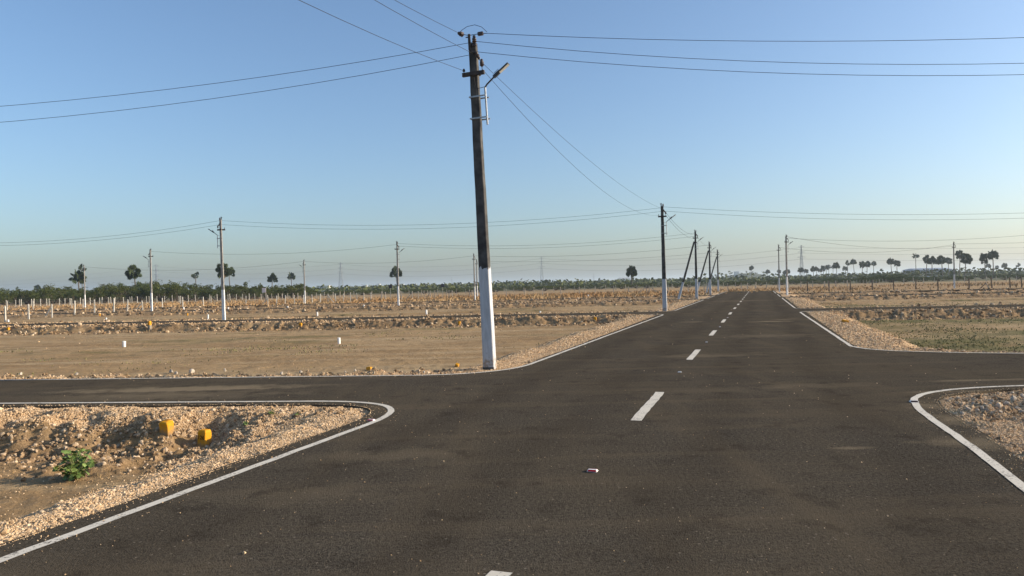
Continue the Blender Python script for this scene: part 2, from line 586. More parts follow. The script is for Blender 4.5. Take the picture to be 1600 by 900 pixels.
# wheel tracks along the main road: polished darker bands beside the centre line
dt = t.n('ShaderNodeVectorMath', operation='DOT_PRODUCT'); dt.inputs[1].default_value = (NX, NY, 0)
t.l(tc.outputs['Object'], dt.inputs[0])
lat_n = t.math('ADD', dt.outputs['Value'], t.ramp(a1, .3, .7, -.35, .35))
trk = None
for cc in (-4.0, -2.3, -.6, 1.2):
    g_ = t.ramp(t.math('ABSOLUTE', t.math('SUBTRACT', lat_n, cc)), .12, .5, 1, 0)
    trk = g_ if trk is None else t.math('MAXIMUM', trk, g_)
c = t.mix(t.math('MULTIPLY', trk, t.ramp(st2, .35, .6, .15, .55)), c, t.mix(1.0, c, (.66, .66, .68), 'MULTIPLY'))
sp = t.n('ShaderNodeTexVoronoi'); sp.inputs['Scale'].default_value = 24; t.l(v, sp.inputs['Vector'])
spd = t.ramp(sp.outputs['Distance'], .16, .26, 1, 0)
rk = t.n('ShaderNodeSeparateColor'); t.l(sp.outputs['Color'], rk.inputs[0])
spm = t.math('MULTIPLY', spd, t.math('GREATER_THAN', rk.outputs[0], .93))
c = t.mix(t.math('MULTIPLY', spm, .55), c, (.26, .22, .17))
# dust patches that lie on the tar
for (px, py, sx, sy, k) in ((270, 608, 2.1, .35, .75), (225, 618, 2.4, .5, .4), (1208, 502, .8, .35, .8), (1228, 499, .5, .3, .6), (945, 504, .9, .3, .55), (985, 500, .6, .25, .5),
                            (1330, 700, .22, .08, .5), (1080, 503, .5, .3, .6), (1265, 603, 1.0, .3, .2), (1530, 594, .8, .1, .5), (1120, 610, 1.0, .4, .15), (1090, 556, 1.2, .5, .35),
                            (1462, 634, .45, .35, .55), (1490, 655, .45, .35, .6), (1530, 690, .5, .4, .5), (1480, 612, .9, .12, .4), (600, 712, .8, .35, .22), (450, 770, .9, .3, .18), (1160, 470, 3, 2.0, .3), (1190, 525, 1.6, .8, .3)):
    x0, y0 = P(px, py)
    mpp = t.n('ShaderNodeMapping')
    mpp.inputs['Location'].default_value = (-x0 / sx, -y0 / sy, 0)
    mpp.inputs['Scale'].default_value = (1 / sx, 1 / sy, 1)
    t.l(v, mpp.inputs['Vector'])
    ln = t.n('ShaderNodeVectorMath', operation='LENGTH')
    t.l(mpp.outputs[0], ln.inputs[0])
    e = t.math('ADD', ln.outputs['Value'], t.ramp(a2, .25, .75, -.55, .55))
    e = t.math('ADD', e, t.ramp(st1, .3, .7, -.5, .5))
    c = t.mix(t.ramp(e, .25, 1.1, k * .7, 0), c, (.30, .235, .15))
t.base(c)
t.bump(t.math('ADD', a3, a4), .8, .015)
me = bpy.data.meshes.new('road')
me.from_pydata(rv, [], rf)
me.materials.append(m_asph)
road = link('road', me)
tag(road, 'new dark asphalt road with crossing side streets', kind='structure')

m_line = mat('road_paint', (.62, .585, .50), .8, .2)
t = NT(m_line)
v = t.coord('Object')
b1 = t.noise(v, 38, 4, .7); b2 = t.noise(v, 3, 3)
f = t.math('ADD', b1, t.ramp(b2, .3, .7, -.09, .09))
c = t.mix(t.ramp(f, .565, .66), t.mix(t.noise(v, 1.2, 4), (.57, .52, .42), (.69, .63, .52)), (.13, .11, .09))
t.base(c)
t.bump(b1, .4, .004)
def ribbon(pl, wd, z):
    pl = densify(pl, .12)
    l, r = shift(pl, wd / 2), shift(pl, -wd / 2)
    jl = .012 * fbm(np.array([p[0] for p in l]) * 9, np.array([p[1] for p in l]) * 9, 61, 2)
    n = len(pl)
    vs_ = [(p[0] + float(q), p[1], z) for p, q in zip(l, jl)] + [(p[0] + float(q), p[1], z) for p, q in zip(r, jl)]
    return vs_, [(i, i + n, i + n + 1, i + 1) for i in range(n - 1)]
for pl, i in lines:
    mb = MB()
    vs_, fs = ribbon(pl, .092, .005)
    mb.add(vs_, fs).build('edge_line', m_line, road)
u0 = 9.35
for k in range(-1, 15):
    a = u0 + 7.5 * k
    if a + 2.5 > ROAD_END: break
    mb = MB()
    if k == -1: a -= .11
    lc = -1.535 + .0022 * min(a, 60)
    vs_, fs = ribbon([W(lc, a), W(lc, a + 2.5)], .14, .005)
    mb.add(vs_, fs).build('centre_dash', m_line, road)

# ------------------------------------------------------------------ gravel, rubble (uncountable)
m_gravel = mat('gravel_stone', (.5, .36, .24), .9, .15)
t = NT(m_gravel)
oi = t.n('ShaderNodeObjectInfo')
cr = t.n('ShaderNodeValToRGB')
cr.color_ramp.elements[0].color = (.38, .25, .135, 1)
cr.color_ramp.elements[1].color = (.70, .53, .345, 1)
e = cr.color_ramp.elements.new(.5); e.color = (.54, .375, .215, 1)
t.l(oi.outputs['Random'], cr.inputs[0])
t.base(cr.outputs[0])
m_rubble = mat('rubble_stone', (.4, .33, .26), .95, .1)
t = NT(m_rubble)
oi = t.n('ShaderNodeObjectInfo')
cr = t.n('ShaderNodeValToRGB')
cr.color_ramp.elements[0].color = (.16, .105, .06, 1)
cr.color_ramp.elements[1].color = (.56, .43, .29, 1)
e = cr.color_ramp.elements.new(.62); e.color = (.33, .225, .13, 1)
t.l(oi.outputs['Random'], cr.inputs[0])
t.base(cr.outputs[0])

def stone_tree(name, m):
    ng = bpy.data.node_groups.new(name, 'GeometryNodeTree')
    ng.interface.new_socket('Geometry', in_out='INPUT', socket_type='NodeSocketGeometry')
    ng.interface.new_socket('Geometry', in_out='OUTPUT', socket_type='NodeSocketGeometry')
    N, L = ng.nodes, ng.links
    gi, go = N.new('NodeGroupInput'), N.new('NodeGroupOutput')
    join = N.new('GeometryNodeGeometryToInstance')
    for k in range(4):
        ic = N.new('GeometryNodeMeshIcoSphere')
        ic.inputs['Radius'].default_value = .5
        ic.inputs['Subdivisions'].default_value = 1
        sp_ = N.new('GeometryNodeSetPosition')
        nz = N.new('ShaderNodeTexNoise')
        nz.noise_dimensions = '4D'
        nz.inputs['W'].default_value = k * 3.7 + 1
        nz.inputs['Scale'].default_value = 1.6
        sub = N.new('ShaderNodeVectorMath'); sub.operation = 'SUBTRACT'; sub.inputs[1].default_value = (.5, .5, .5)
        L.new(nz.outputs['Color'], sub.inputs[0])
        L.new(ic.outputs['Mesh'], sp_.inputs['Geometry'])
        L.new(sub.outputs[0], sp_.inputs['Offset'])
        L.new(sp_.outputs[0], join.inputs[0])
    sm = N.new('GeometryNodeSetMaterial'); sm.inputs['Material'].default_value = m
    inst = N.new('GeometryNodeInstanceOnPoints')
    m2p = N.new('GeometryNodeMeshToPoints')
    def na(nm, typ):
        n = N.new('GeometryNodeInputNamedAttribute'); n.data_type = typ; n.inputs['Name'].default_value = nm
        return n.outputs['Attribute']
    L.new(gi.outputs[0], m2p.inputs[0])
    L.new(m2p.outputs[0], inst.inputs['Points'])
    L.new(join.outputs[0], sm.inputs['Geometry'])
    L.new(sm.outputs[0], inst.inputs['Instance'])
    inst.inputs['Pick Instance'].default_value = True
    ri = N.new('FunctionNodeRandomValue'); ri.data_type = 'INT'
    ri.inputs['Min'].default_value if False else None
    ri.inputs[4].default_value = 0; ri.inputs[5].default_value = 3
    L.new(ri.outputs[2], inst.inputs['Instance Index'])
    L.new(na('rot', 'FLOAT_VECTOR'), inst.inputs['Rotation'])
    L.new(na('scl', 'FLOAT_VECTOR'), inst.inputs['Scale'])
    L.new(inst.outputs[0], go.inputs[0])
    return ng
def scatter(name, pts, size, m, label):
    n = len(pts)
    me = bpy.data.meshes.new(name)
    me.vertices.add(n)
    me.vertices.foreach_set('co', pts.astype(np.float32).ravel())
    a = me.attributes.new('rot', 'FLOAT_VECTOR', 'POINT')
    a.data.foreach_set('vector', rng.uniform(0, 6.28, (n, 3)).astype(np.float32).ravel())
    a = me.attributes.new('scl', 'FLOAT_VECTOR', 'POINT')
    sc_ = size[:, None] * rng.uniform(.65, 1.25, (n, 3))
    a.data.foreach_set('vector', sc_.astype(np.float32).ravel())
    me.materials.append(m)
    o = link(name, me)
    md = o.modifiers.new('stones', 'NODES')
    md.node_group = stone_tree(name + '_nodes', m)
    tag(o, label, kind='stuff')
    return o
def polar(n, r0, r1, a0=-44, a1=44):
    r = np.exp(rng.uniform(math.log(r0), math.log(r1), n))
    a = rng.uniform(R(a0), R(a1), n)
    return r * np.sin(a), r * np.cos(a), r
xa, ya, ra = polar(1500000, 3.6, 15)
xb, yb, rb = polar(420000, 15, 75)
x, y, r = np.append(xa, xb), np.append(ya, yb), np.append(ra, rb)
z, inf = terrain(x, y, True)
dd = np.minimum(inf['dm'], inf['dc'])
edge_var = np.clip(.75 + .9 * fbm(x * 1.2, y * 1.2, 71, 3), .15, 1.15)
pg = inf['gravel'] * edge_var * (dd > -.03) * np.where(inf['dm'] > -.1, 1, 1)
spill = (dd <= -.03) * (dd > -.5) * .02 * np.exp(dd * 6) * 2 + (dd < -.3) * .00035
fieldp = inf['field'] * np.where(r < 15, .006, .0006)
keep = rng.random(len(x)) < (pg + spill + fieldp)
x, y, r, z, dd = x[keep], y[keep], r[keep], z[keep], dd[keep]
z = np.where(dd < -.02, .0, z)
size = rng.lognormal(math.log(.0115), .42, len(x))
size = np.clip(np.maximum(size, r * .0016 * rng.uniform(.7, 1.3, len(x))), .010, .10)
size = np.where(dd < -.02, np.minimum(size * .6, .03), size)
scatter('gravel', np.stack([x, y, z + size * .18], 1), size, m_gravel, 'tan crushed stone gravel along the road shoulders')
N_GRAVEL = len(x)
x, y, r = polar(320000, 5, 130)
z, inf = terrain(x, y, True)
heapm = sum(np.exp(-(np.hypot(x - h[0], y - h[1]) / (h[2] * 1.25)) ** 2) for h in HEAP)
pr = inf['bank'] * np.clip(.5 + 1.3 * fbm(x * .8, y * .8, 75, 3), .05, 1) * np.where(r < 55, .6, .25) + heapm * .55
pr = np.where(y < 13, pr * .9 + .12 * inf['bank'], pr)
stone_edge = (inf['dc'] > .08) * (inf['dc'] < .8) * (inf['dm'] > .3) * .35
keep = rng.random(len(x)) < np.maximum(pr, stone_edge) * (np.minimum(inf['dm'], inf['dc']) > .06)
x, y, r, z = x[keep], y[keep], r[keep], z[keep]
size = np.clip(np.maximum(rng.lognormal(math.log(.034), .5, len(x)), r * .0034 * rng.uniform(.35, 1.25, len(x))), .016, np.where(r < 20, .075, .26))
scatter('rubble', np.stack([x, y, z + size * .15], 1), size, m_rubble, 'broken stones and hard clods of earth along the embankments')
N_RUBBLE = len(x)

# ------------------------------------------------------------------ grass (uncountable)
def grass(name, x, y, h, wd, m, label):
    n = len(x)
    z = terrain(x, y)
    a = rng.uniform(0, math.pi, n)
    dx, dy = np.cos(a) * wd / 2, np.sin(a) * wd / 2
    lx, ly = rng.normal(0, .35, n) * h, rng.normal(0, .35, n) * h
    V = np.empty((n, 3, 3))
    V[:, 0] = np.stack([x - dx, y - dy, z - .01], 1)
    V[:, 1] = np.stack([x + dx, y + dy, z - .01], 1)
    V[:, 2] = np.stack([x + lx, y + ly, z + h], 1)
    me = np_mesh(name, V.reshape(-1, 3), np.arange(n * 3), 3, m)
    return tag(link(name, me), label, kind='stuff')
m_weed = mottled('green_weeds', (.155, .155, .06), (.24, .205, .10), .6, .9, .1)
m_dry = mottled('dry_grass', (.30, .165, .07), (.38, .27, .14), .12, .9, .1)
x, y, r = polar(160000, 18, 66, 8, 46)
_, _, lat_, u_ = road_d(x, y)
_, inf = terrain(x, y, True)
p = (lat_ > 4.2) * inf['field'] * np.clip(.3 + 1.2 * fbm(x * .45, y * .45, 31, 5, .65), .04, 1) * (u_ > 20) * .42
k = rng.random(len(x)) < p
grass('weeds', x[k], y[k], rng.uniform(.02, .065, k.sum()), .02 + r[k] * .0012, m_weed, 'low green weeds spreading over the field right of the road')
x, y, r = polar(120000, 15, 75, -44, 14)
_, inf = terrain(x, y, True)
p = inf['field'] * np.clip(2.2 * fbm(x * .3, y * .6, 33, 4) - .55, 0, 1) * .5 * (inf['lat'] < -5)
k = rng.random(len(x)) < p
grass('sparse_weeds', x[k], y[k], rng.uniform(.02, .07, k.sum()), .02 + r[k] * .001, m_weed, 'sparse small green weeds on the bare plots left of the road')
x, y, r = polar(90000, 92, 190, -44, 44)
p = np.exp(-((y - 125 - .1 * x) / 22) ** 2) * np.clip(.45 + 1.1 * fbm(x * .06, y * .1, 36, 3), 0, 1) * np.where(x < 30, 1, .55)
k = (rng.random(len(x)) < p)
grass('dry_grass', x[k], y[k], rng.uniform(.12, .42, k.sum()), .22, m_dry, 'rust and straw coloured dry grass between the fences')

m_straw = mottled('bank_straw', (.30, .20, .10), (.16, .12, .055), 1.5, .9, .1)
x, y, r = polar(150000, 8, 90)
_, inf = terrain(x, y, True)
p = inf['bank'] * np.clip(.2 + 1.5 * fbm(x * .5, y * .5, 91, 3), 0, 1) * np.where(y < 13, .22, .5)
k = rng.random(len(x)) < p
grass('bank_grass', x[k], y[k], rng.uniform(.03, .16, k.sum()) * np.clip(r[k] / 40, .4, 1.3), .008 + r[k] * .0011, m_straw, 'dry straw tufts on the rough embankments')

# ------------------------------------------------------------------ utility poles
m_conc = mottled('weathered_shaded_concrete', (.045, .043, .04), (.105, .10, .092), 5, .9, .2, 6, .5, .01)  # weathered, with the shade of the poles' front faces put into the colour
m_conc2 = mottled('sunlit_grey_concrete', (.20, .19, .175), (.30, .285, .26), 5, .9, .2, 6, .5, .01)  # paler copy for the outlying poles, sunlight on their faces put into the colour
m_limew2 = mottled('sunlit_lime_wash', (.72, .72, .70), (.60, .59, .57), 3, .85, .2)  # whiter copy for the outlying poles: sunlit look painted in
m_limew = mat('shaded_lime_wash', (.44, .44, .435), .85, .2)  # dimmed bluish white: shade on the base's front face painted in
t = NT(m_limew)
v = t.coord('Object', (6, 6, 1.1))
q = t.noise(v, 2.5, 5, .65)
sx_ = t.n('ShaderNodeSeparateXYZ'); t.l(t.coord('Object'), sx_.inputs[0])
mud = t.math('ADD', sx_.outputs[2], t.ramp(t.noise(t.coord('Object'), 7, 4, .7), .3, .7, -.3, .3))
t.base(t.mix(t.ramp(mud, -.02, .26, .75, 0), t.mix(t.ramp(q, .35, .62), (.55, .56, .575), (.43, .435, .44)), (.22, .15, .085)))
t.bump(t.noise(t.coord('Object'), 30, 3), .25, .004)
m_iron = mottled('painted_iron', (.03, .028, .026), (.07, .055, .045), 20, .7, .3)
m_zinc = mottled('galvanised_pipe', (.42, .43, .43), (.30, .31, .31), 12, .45, .5, metal=.6)
m_lamp = mottled('lamp_housing', (.05, .05, .05), (.035, .035, .035), 10, .5, .5)
m_lens = mat('lamp_lens', (.62, .6, .54), .35, .5)
m_porc = mottled('brown_porcelain', (.035, .022, .018), (.06, .035, .025), 10, .35, .5)
m_wire = mat('aluminium_wire', (.022, .025, .03), .7, .2)
ROADYAW = -TH
def shaft_mesh(z0, z1, w0, w1, d0, d1, name, m, grow=0.0, seg=1):
    mb = MB()
    vs_, fs = [], []
    for i in range(seg + 1):
        q = i / seg
        z = z0 + (z1 - z0) * q
        wx, dy_ = (w0 + (w1 - w0) * q) / 2 + grow, (d0 + (d1 - d0) * q) / 2 + grow
        ch = min(wx, dy_) * .14
        ring = [(-wx + ch, -dy_), (wx - ch, -dy_), (wx, -dy_ + ch), (wx, dy_ - ch), (wx - ch, dy_), (-wx + ch, dy_), (-wx, dy_ - ch), (-wx, -dy_ + ch)]
        jj_ = rnd.uniform(-.004, .004) if 0 < i < seg else 0
        vs_ += [(a + jj_, b, z) for a, b in ring]
    for i in range(seg):
        for k in range(8):
            k2 = (k + 1) % 8
            fs.append((i * 8 + k, i * 8 + k2, i * 8 + 8 + k2, i * 8 + 8 + k))
    fs.append(tuple(range(7, -1, -1)))
    fs.append(tuple(range(seg * 8, seg * 8 + 8)))
    return mb.add(vs_, fs).mesh(name, m)
INS = [(.02, 0), (.035, .015), (.055, .03), (.035, .05), (.05, .065), (.045, .09), (.03, .105), (.035, .125), (.022, .14)]
def build_pole(h, lean=0.0, hw=1.95, lamp=True, strut=False, detail=False, mc=None, ml=None, w0=.26, w1=.155, d0=.17, d1=.12):
    mc, ml = mc or m_conc, ml or m_limew
    root = empty('utility_pole', (0, 0, 0))
    q = hw / h
    wm, dm_ = w0 + (w1 - w0) * q, d0 + (d1 - d0) * q
    link('white_base', shaft_mesh(-.3, hw, w0, wm, d0, dm_, 'white_base', ml, .003, 6), root)
    link('shaft', shaft_mesh(hw, h, wm, w1, dm_, d1, 'shaft', mc, 0, 14), root)
    if detail:                            # uneven brushed top edge and runs of the lime wash
        mb = MB()
        for sx, sy, hwid, off in ((1, 0, wm / 2, dm_ / 2), (0, 1, dm_ / 2, wm / 2)):
            for sg in (-1, 1):
                nn = 9
                xs_ = [-hwid * .84 + 2 * hwid * .84 * i / nn for i in range(nn + 1)]
                hs_ = [rnd.uniform(.004, .05) + (.05 if rnd.random() < .2 else 0) for _ in xs_]
                def pos(u_, z_, e_): return (u_, sg * (off + e_), z_) if sx else (sg * (off + e_), u_, z_)
                for i in range(nn):
                    q0 = [pos(xs_[i], hw - .02, .0045), pos(xs_[i + 1], hw - .02, .0045), pos(xs_[i + 1], hw + hs_[i + 1], .003), pos(xs_[i], hw + hs_[i], .003)]
                    mb.add(q0, [(0, 1, 2, 3)])
        mb.build('paint_edge', ml, root)
    za = h - (.67 if detail else .62)
    mb = MB()
    mb.box((.012, -d1 / 2 - .035, za), (.50, .06, .085))
    mb.box((.012, d1 / 2 + .02, za + .01), (.20, .035, .05))
    mb.build('cross_arm', m_iron, root, .004)
    for (ix, iz, ax) in ((-.2, za + .045, (0, 0, 1)), (.215, za + .1, (0, 0, 1))):
        mi = MB()
        mi.tube([(ix, -d1 / 2 - .035, za), (ix, -d1 / 2 - .035, iz + .03)], .009, 6)
        mi.lathe((ix, -d1 / 2 - .035, iz + .02), [(a * .95, b * 1.15) for a, b in INS] if ix > 0 else [(a * .6, b * .5) for a, b in INS], 8)
        mi.build('insulator', m_porc, root)
    mb = MB()
    mb.box((-w1 / 2 + .035, -d1 / 2 - .014, h + .02), (.055, .028, .34))
    mb.box((-w1 / 2 - .015, -d1 / 2 - .014, h + .13), (.06, .02, .02))
    mb.build('top_bracket', m_iron, root, .003)
    mi = MB().lathe((.07, -d1 / 2 - .03, h - .03), [(a, b * 1.2) for a, b in INS], 8)
    mi.box((.06, -d1 / 2 - .02, h - .06), (.09, .05, .035))
    mi.build('insulator', m_porc, root)
    mi = MB().lathe((.085, -d1 / 2 - .03, h - .22), [(a * .9, b * 1.3) for a, b in INS], 8, (.45, 0, -.9))
    mi.box((.05, -d1 / 2 - .02, h - .2), (.16, .03, .03), (0, R(25), 0))
    mi.build('insulator', m_porc, root)
    if lamp:
        zc = h - 1.16
        for dz in (0, -.46):
            c_ = MB()
            ww = w1 + (w0 - w1) * (h - zc - dz) / h
            c_.box((.075, -d1 / 2 - .045, zc + dz), (ww + .20, .012, .03))
            c_.box((-ww / 2 - .008, 0, zc + dz), (.012, d1 + .1, .03))
            c_.box((.075, d1 / 2 + .045, zc + dz), (ww + .20, .012, .03))
            c_.build('clamp', m_zinc, root)
        px_ = .225
        MB().tube([(px_ + .012, 0, zc - .6), (px_, 0, zc + .2)], .021, 10).build('lamp_pipe', m_zinc, root, smooth=False)
        MB().tube([(px_, 0, zc + .19), (px_ + .05, -.005, zc + .25), (px_ + .26, -.02, zc + .41)], .018, 8).build('lamp_arm', m_lamp, root)
        ax = Vector((.83, -.05, .55)).normalized()
        st = Vector((px_ + .22, -.02, zc + .38))
        rot = Matrix((ax, Vector((0, 1, 0)), ax.cross(Vector((0, 1, 0))))).transposed()
        lum = MB()
        lum.box(st + ax * .07, (.16, .075, .06), rot)
        lum.box(st + ax * .27, (.29, .12, .032), rot)
        for fin in range(4):
            lum.box(st + ax * (.06 + fin * .03) + Vector((-.02, 0, .045)), (.012, .06, .03), rot)
        lo = lum.build('luminaire', m_lamp, root, .004)
        MB().box(st + ax * .28 - rot @ Vector((0, 0, .019)), (.25, .10, .006), rot).build('lens', m_lens, lo)
        MB().tube([(.02, -d1 / 2 - .02, h - .75), (-.01, -d1 / 2 - .03, h - .95), (.07, -d1 / 2 - .03, h - 1.0), (px_, -.02, zc + .2)], .006, 5).build('service_cable', m_wire, root)
    if strut:
        b0, b1 = Vector((-1.85, 0, -.3)), Vector((-.12, 0, 5.5))
        d = (b1 - b0)
        ry = math.atan2(d.x, d.z)
        L = d.length
        so_ = link('strut', shaft_mesh(2.05, L, .2, .15, .14, .12, 'strut', m_conc, 0, 8), root)
        so_.location = b0; so_.rotation_euler = (0, ry, 0)
        sb = link('white_base', shaft_mesh(0, 2.05, .23, .2, .15, .14, 'strut_base', m_limew, .003, 3), so_)
        MB().box((-.03, 0, 5.42), (.34, d1 + .09, .07)).build('strut_clamp', m_iron, root)
    return root
GP = 'concrete utility poles with white painted bases'
POLES = {}
def set_pole(o, key, x, y, yaw, label, lean=(0, 0), s=1.0, h=6.45):
    z = gz(x, y)
    o.location = (x, y, z)
    o.rotation_euler = (lean[1], lean[0], yaw)
    o.scale = (1, 1, s)
    tag(o, label, 'utility pole', GP)
    POLES[key] = o
    bpy.context.view_layer.update()
    return o
main = build_pole(6.98, hw=2.14, detail=True, w0=.245, w1=.165, d0=.18, d1=.12)
mx, my = P(765.5, 575)
set_pole(main, 'main', mx, my, ROADYAW, 'nearest and tallest concrete pole, white base and street lamp, at the side street corner', lean=(R(-1.75), 0), h=6.98)
# strain fittings of the main pole
MB().lathe((-.17, -.08, 7.17), [(a * 1.1, b) for a, b in INS], 8, (-.9, 0, .45)).build('insulator', m_porc, main)
MB().box((.215, -.08, 7.135), (.125, .07, .075)).build('strain_insulator', m_porc, main, .012)
MB().tube([(-.3, -.08, 7.22), (-.05, -.08, 7.14), (.1, -.08, 7.14), (.28, -.08, 7.13), (.36, -.08, 7.12)], .007, 5).build('strain_wire', m_wire, main)
MB().tube([(-.27, -.08, 7.23), (-.2, -.08, 7.28), (-.08, -.09, 7.33), (.10, -.09, 7.34), (.25, -.09, 7.27), (.36, -.08, 7.15)], .0055, 5).build('jumper_wire', m_wire, main)
MB().tube([(.1, -.09, 6.76), (.08, -.1, 6.45), (.03, -.105, 6.2), (.06, -.11, 5.95), (.05, -.1, 5.7)], .006, 5).build('service_cable', m_wire, main)
MB().box((0, -.092, .02), (.25, .01, .09)).build('dark_foot', m_conc, main)

std = build_pole(6.3)
stdS = build_pole(6.45, strut=True)
stdN = build_pole(6.35, lamp=False, mc=m_conc2, ml=m_limew2, w0=.18, w1=.12, d0=.16, d1=.11)
stdR = build_pole(6.3, mc=m_conc2, ml=m_limew2, w0=.18, w1=.12, d0=.16, d1=.11)
def polexy(px, Y): return at(px, Y)
used = set()
def place_pole(key, proto, px, Y, yaw, label, lean=(0, 0), s=1.0):
    o = proto if proto.name not in used else copy_tree(proto)
    used.add(proto.name)
    x, y = at(px, Y)
    return set_pole(o, key, x, y, yaw, label, lean, s)
RY = ROADYAW
place_pole('second', std, 1038, 44.2, RY, 'second pole beyond the nearest one, with a lamp over the road and no strut', (R(-.3), 0))
place_pole('third', stdS, 1088, 72.5, RY, 'dark pole propped by a leaning strut, nearest of the three propped poles', s=1.03)
place_pole('fourth', stdS, 1109.5, 91.0, RY, 'middle of the three propped poles beside the main road')
place_pole('fifth', stdS, 1122, 112.0, RY, 'farthest of the three propped poles, near the road end', s=.985)
place_pole('left_a', stdR, 349, 46.8, RY + R(200), 'tall grey pole on the left field edge with a lamp pointing left', (R(.6), 0), s=1.02)
place_pole('left_b', stdR, 236.5, 75.8, RY + R(195), 'pole at the end of the white post fence, left of a row of scrub')
place_pole('left_c', stdN, 132.5, 118.0, RY, 'slim pole standing in front of a two clump palm at far left', s=1.05)
place_pole('left_d', stdR, 476, 110, RY + R(190), 'thin pole between the small board and the far pylon, left field', s=1.02)
place_pole('left_e', stdR, 622, 75.4, RY + R(10), 'pole standing right in front of a lone round palm', s=1.02)
place_pole('mid_a', stdN, 741.5, 104, RY, 'taller of two thin poles just left of the nearest pole', s=1.02)
place_pole('mid_b', stdN, 745.5, 128, RY, 'shorter of two thin poles just left of the nearest pole', s=1.02)
place_pole('right_a', stdR, 1229.5, 80.5, RY + R(30), 'nearer of two poles on the right side of the main road', s=1.02)
place_pole('right_b', stdN, 1217.5, 101, RY, 'farther slim pole on the right side of the main road')
place_pole('right_c', stdN, 1491, 108, RY, 'lone pole in the right field between two palm clusters', s=1.05)

# ------------------------------------------------------------------ wires
def sagline(p0, p1, sag, n=24):
    p0, p1 = Vector(p0), Vector(p1)
    return [p0.lerp(p1, i / n) - Vector((0, 0, 4 * sag * (i / n) * (1 - i / n))) for i in range(n + 1)]
def wire(p0, p1, sag, label, r=.0055, group='overhead wires', n=24, name='overhead_wire', cat='wire'):
    mb = MB().tube(sagline(p0, p1, sag, n), r, 4)
    return tag(mb.build(name, m_wire), label, cat, group)
def pt(key, x, y, z):
    return POLES[key].matrix_world @ Vector((x, y, z))
RIGHT = Vector((26.5, -2.6, 0)); LEFT = Vector((-27.5, 2.8, 0)); BACK = Vector((-DX * 30, -DY * 30, 0))
p = pt('main', .36, -.08, 7.12); wire(p, p + RIGHT, .72, 'topmost wire from the nearest pole running right out of view')
p = pt('main', .09, -.09, 6.99); wire(p, p + RIGHT, 1.08, 'middle of three wires from the nearest pole running right')
p = pt('main', .12, -.09, 6.76); wire(p, p + RIGHT, 1.08, 'lowest of three wires from the nearest pole running right')
p = pt('main', .05, -.09, 6.98); wire(p, p + LEFT, .88, 'upper of two wires from the nearest pole running left')
p = pt('main', -.07, -.09, 6.72); wire(p, p + LEFT, .98, 'lower of two wires from the nearest pole running left')
p = pt('main', -.28, -.08, 7.23); wire(p, p + BACK, 1.0, 'rightmost of three wires rising overhead from the nearest pole', .0045)
p = pt('main', .02, -.1, 6.74); wire(p, p + BACK, .8, 'middle of three wires rising overhead from the nearest pole', .0045)
p = pt('main', -.2, -.1, 6.4); wire(p, p + BACK, 1.0, 'leftmost of three wires rising overhead from the nearest pole', .0045)
def span(a, b, pa, pb, sag, label, r=.0085): wire(pt(a, *pa), pt(b, *pb), sag, label, r)
span('main', 'second', (.02, -.1, 6.74), (.09, -.09, 6.1), .45, 'upper wire from the nearest pole to the second pole', .0045)
span('main', 'second', (.215, -.1, 6.38), (-.2, -.09, 5.75), .85, 'lower wire from the nearest pole to the second pole', .0045)
span('second', 'third', (.09, -.09, 6.1), (.09, -.09, 6.2), .5, 'wire from the second pole to the first propped pole')
span('second', 'third', (.2, -.09, 5.75), (.2, -.09, 5.85), .5, 'lower wire from the second pole to the first propped pole')
span('third', 'fourth', (.09, -.09, 6.1), (.09, -.09, 6.2), .4, 'wire from the first to the second propped pole')
span('fourth', 'fifth', (.09, -.09, 6.1), (.09, -.09, 6.2), .4, 'wire from the second to the third propped pole')
span('left_a', 'second', (0, 0, 6.25), (-.07, -.09, 6.2), .62, 'upper wire between the lamp pole in the left field and the second pole')
span('left_a', 'second', (0, 0, 6.0), (-.07, -.09, 5.98), .62, 'lower wire between the lamp pole in the left field and the second pole')
p = pt('left_a', 0, 0, 6.25); wire(p, p + Vector((-28, 3.4, 0)), .95, 'upper wire from the lamp pole in the left field running left', .0085)
p = pt('left_a', 0, 0, 6.0); wire(p, p + Vector((-28, 3.4, 0)), .88, 'lower wire from the lamp pole in the left field running left', .0085)
p = pt('second', .09, -.09, 6.25); wire(p, p + Vector((30, -3.3, -.85)), .55, 'upper wire from the second pole running right over the road', .0085)
p = pt('second', .09, -.09, 6.0); wire(p, p + Vector((30, -3.3, -.85)), .6, 'lower wire from the second pole running right over the road', .0085)
span('left_b', 'left_e', (0, 0, 6.2), (0, 0, 6.15), .6, 'wire from the pole at the white fence to the pole before the round palm', .012)
span('left_e', 'third', (0, 0, 6.25), (-.05, -.09, 6.3), .65, 'upper wire from the pole before the round palm to the first propped pole', .012)
span('left_e', 'third', (0, 0, 6.0), (-.05, -.09, 6.0), .65, 'lower wire from the pole before the round palm to the first propped pole', .012)
span('left_c', 'left_d', (0, 0, 6.2), (0, 0, 6.2), .9, 'wire from the slim far left pole to the thin pole by the board', .015)
span('left_d', 'mid_a', (0, 0, 6.2), (0, 0, 6.2), .6, 'wire from the thin pole by the board to the taller of two thin poles', .015)
span('mid_a', 'fourth', (0, 0, 6.2), (0, 0, 6.2), .6, 'wire from the taller of two thin poles to the middle propped pole', .015)
span('mid_b', 'fifth', (0, 0, 6.2), (0, 0, 6.2), .6, 'wire from the shorter of two thin poles to the farthest propped pole', .015)
span('right_a', 'right_c', (.1, 0, 6.25), (0, 0, 5.9), .75, 'upper wire from the right roadside pole to the lone pole in the right field', .016)
span('right_b', 'right_c', (.1, 0, 6.1), (0, 0, 6.1), .9, 'lower wire from the slim right roadside pole to the lone right pole', .018)
p = pt('right_c', 0, 0, 6.2); wire(p, p + Vector((34, -4, .6)), .35, 'wire from the lone pole in the right field running right', .018)
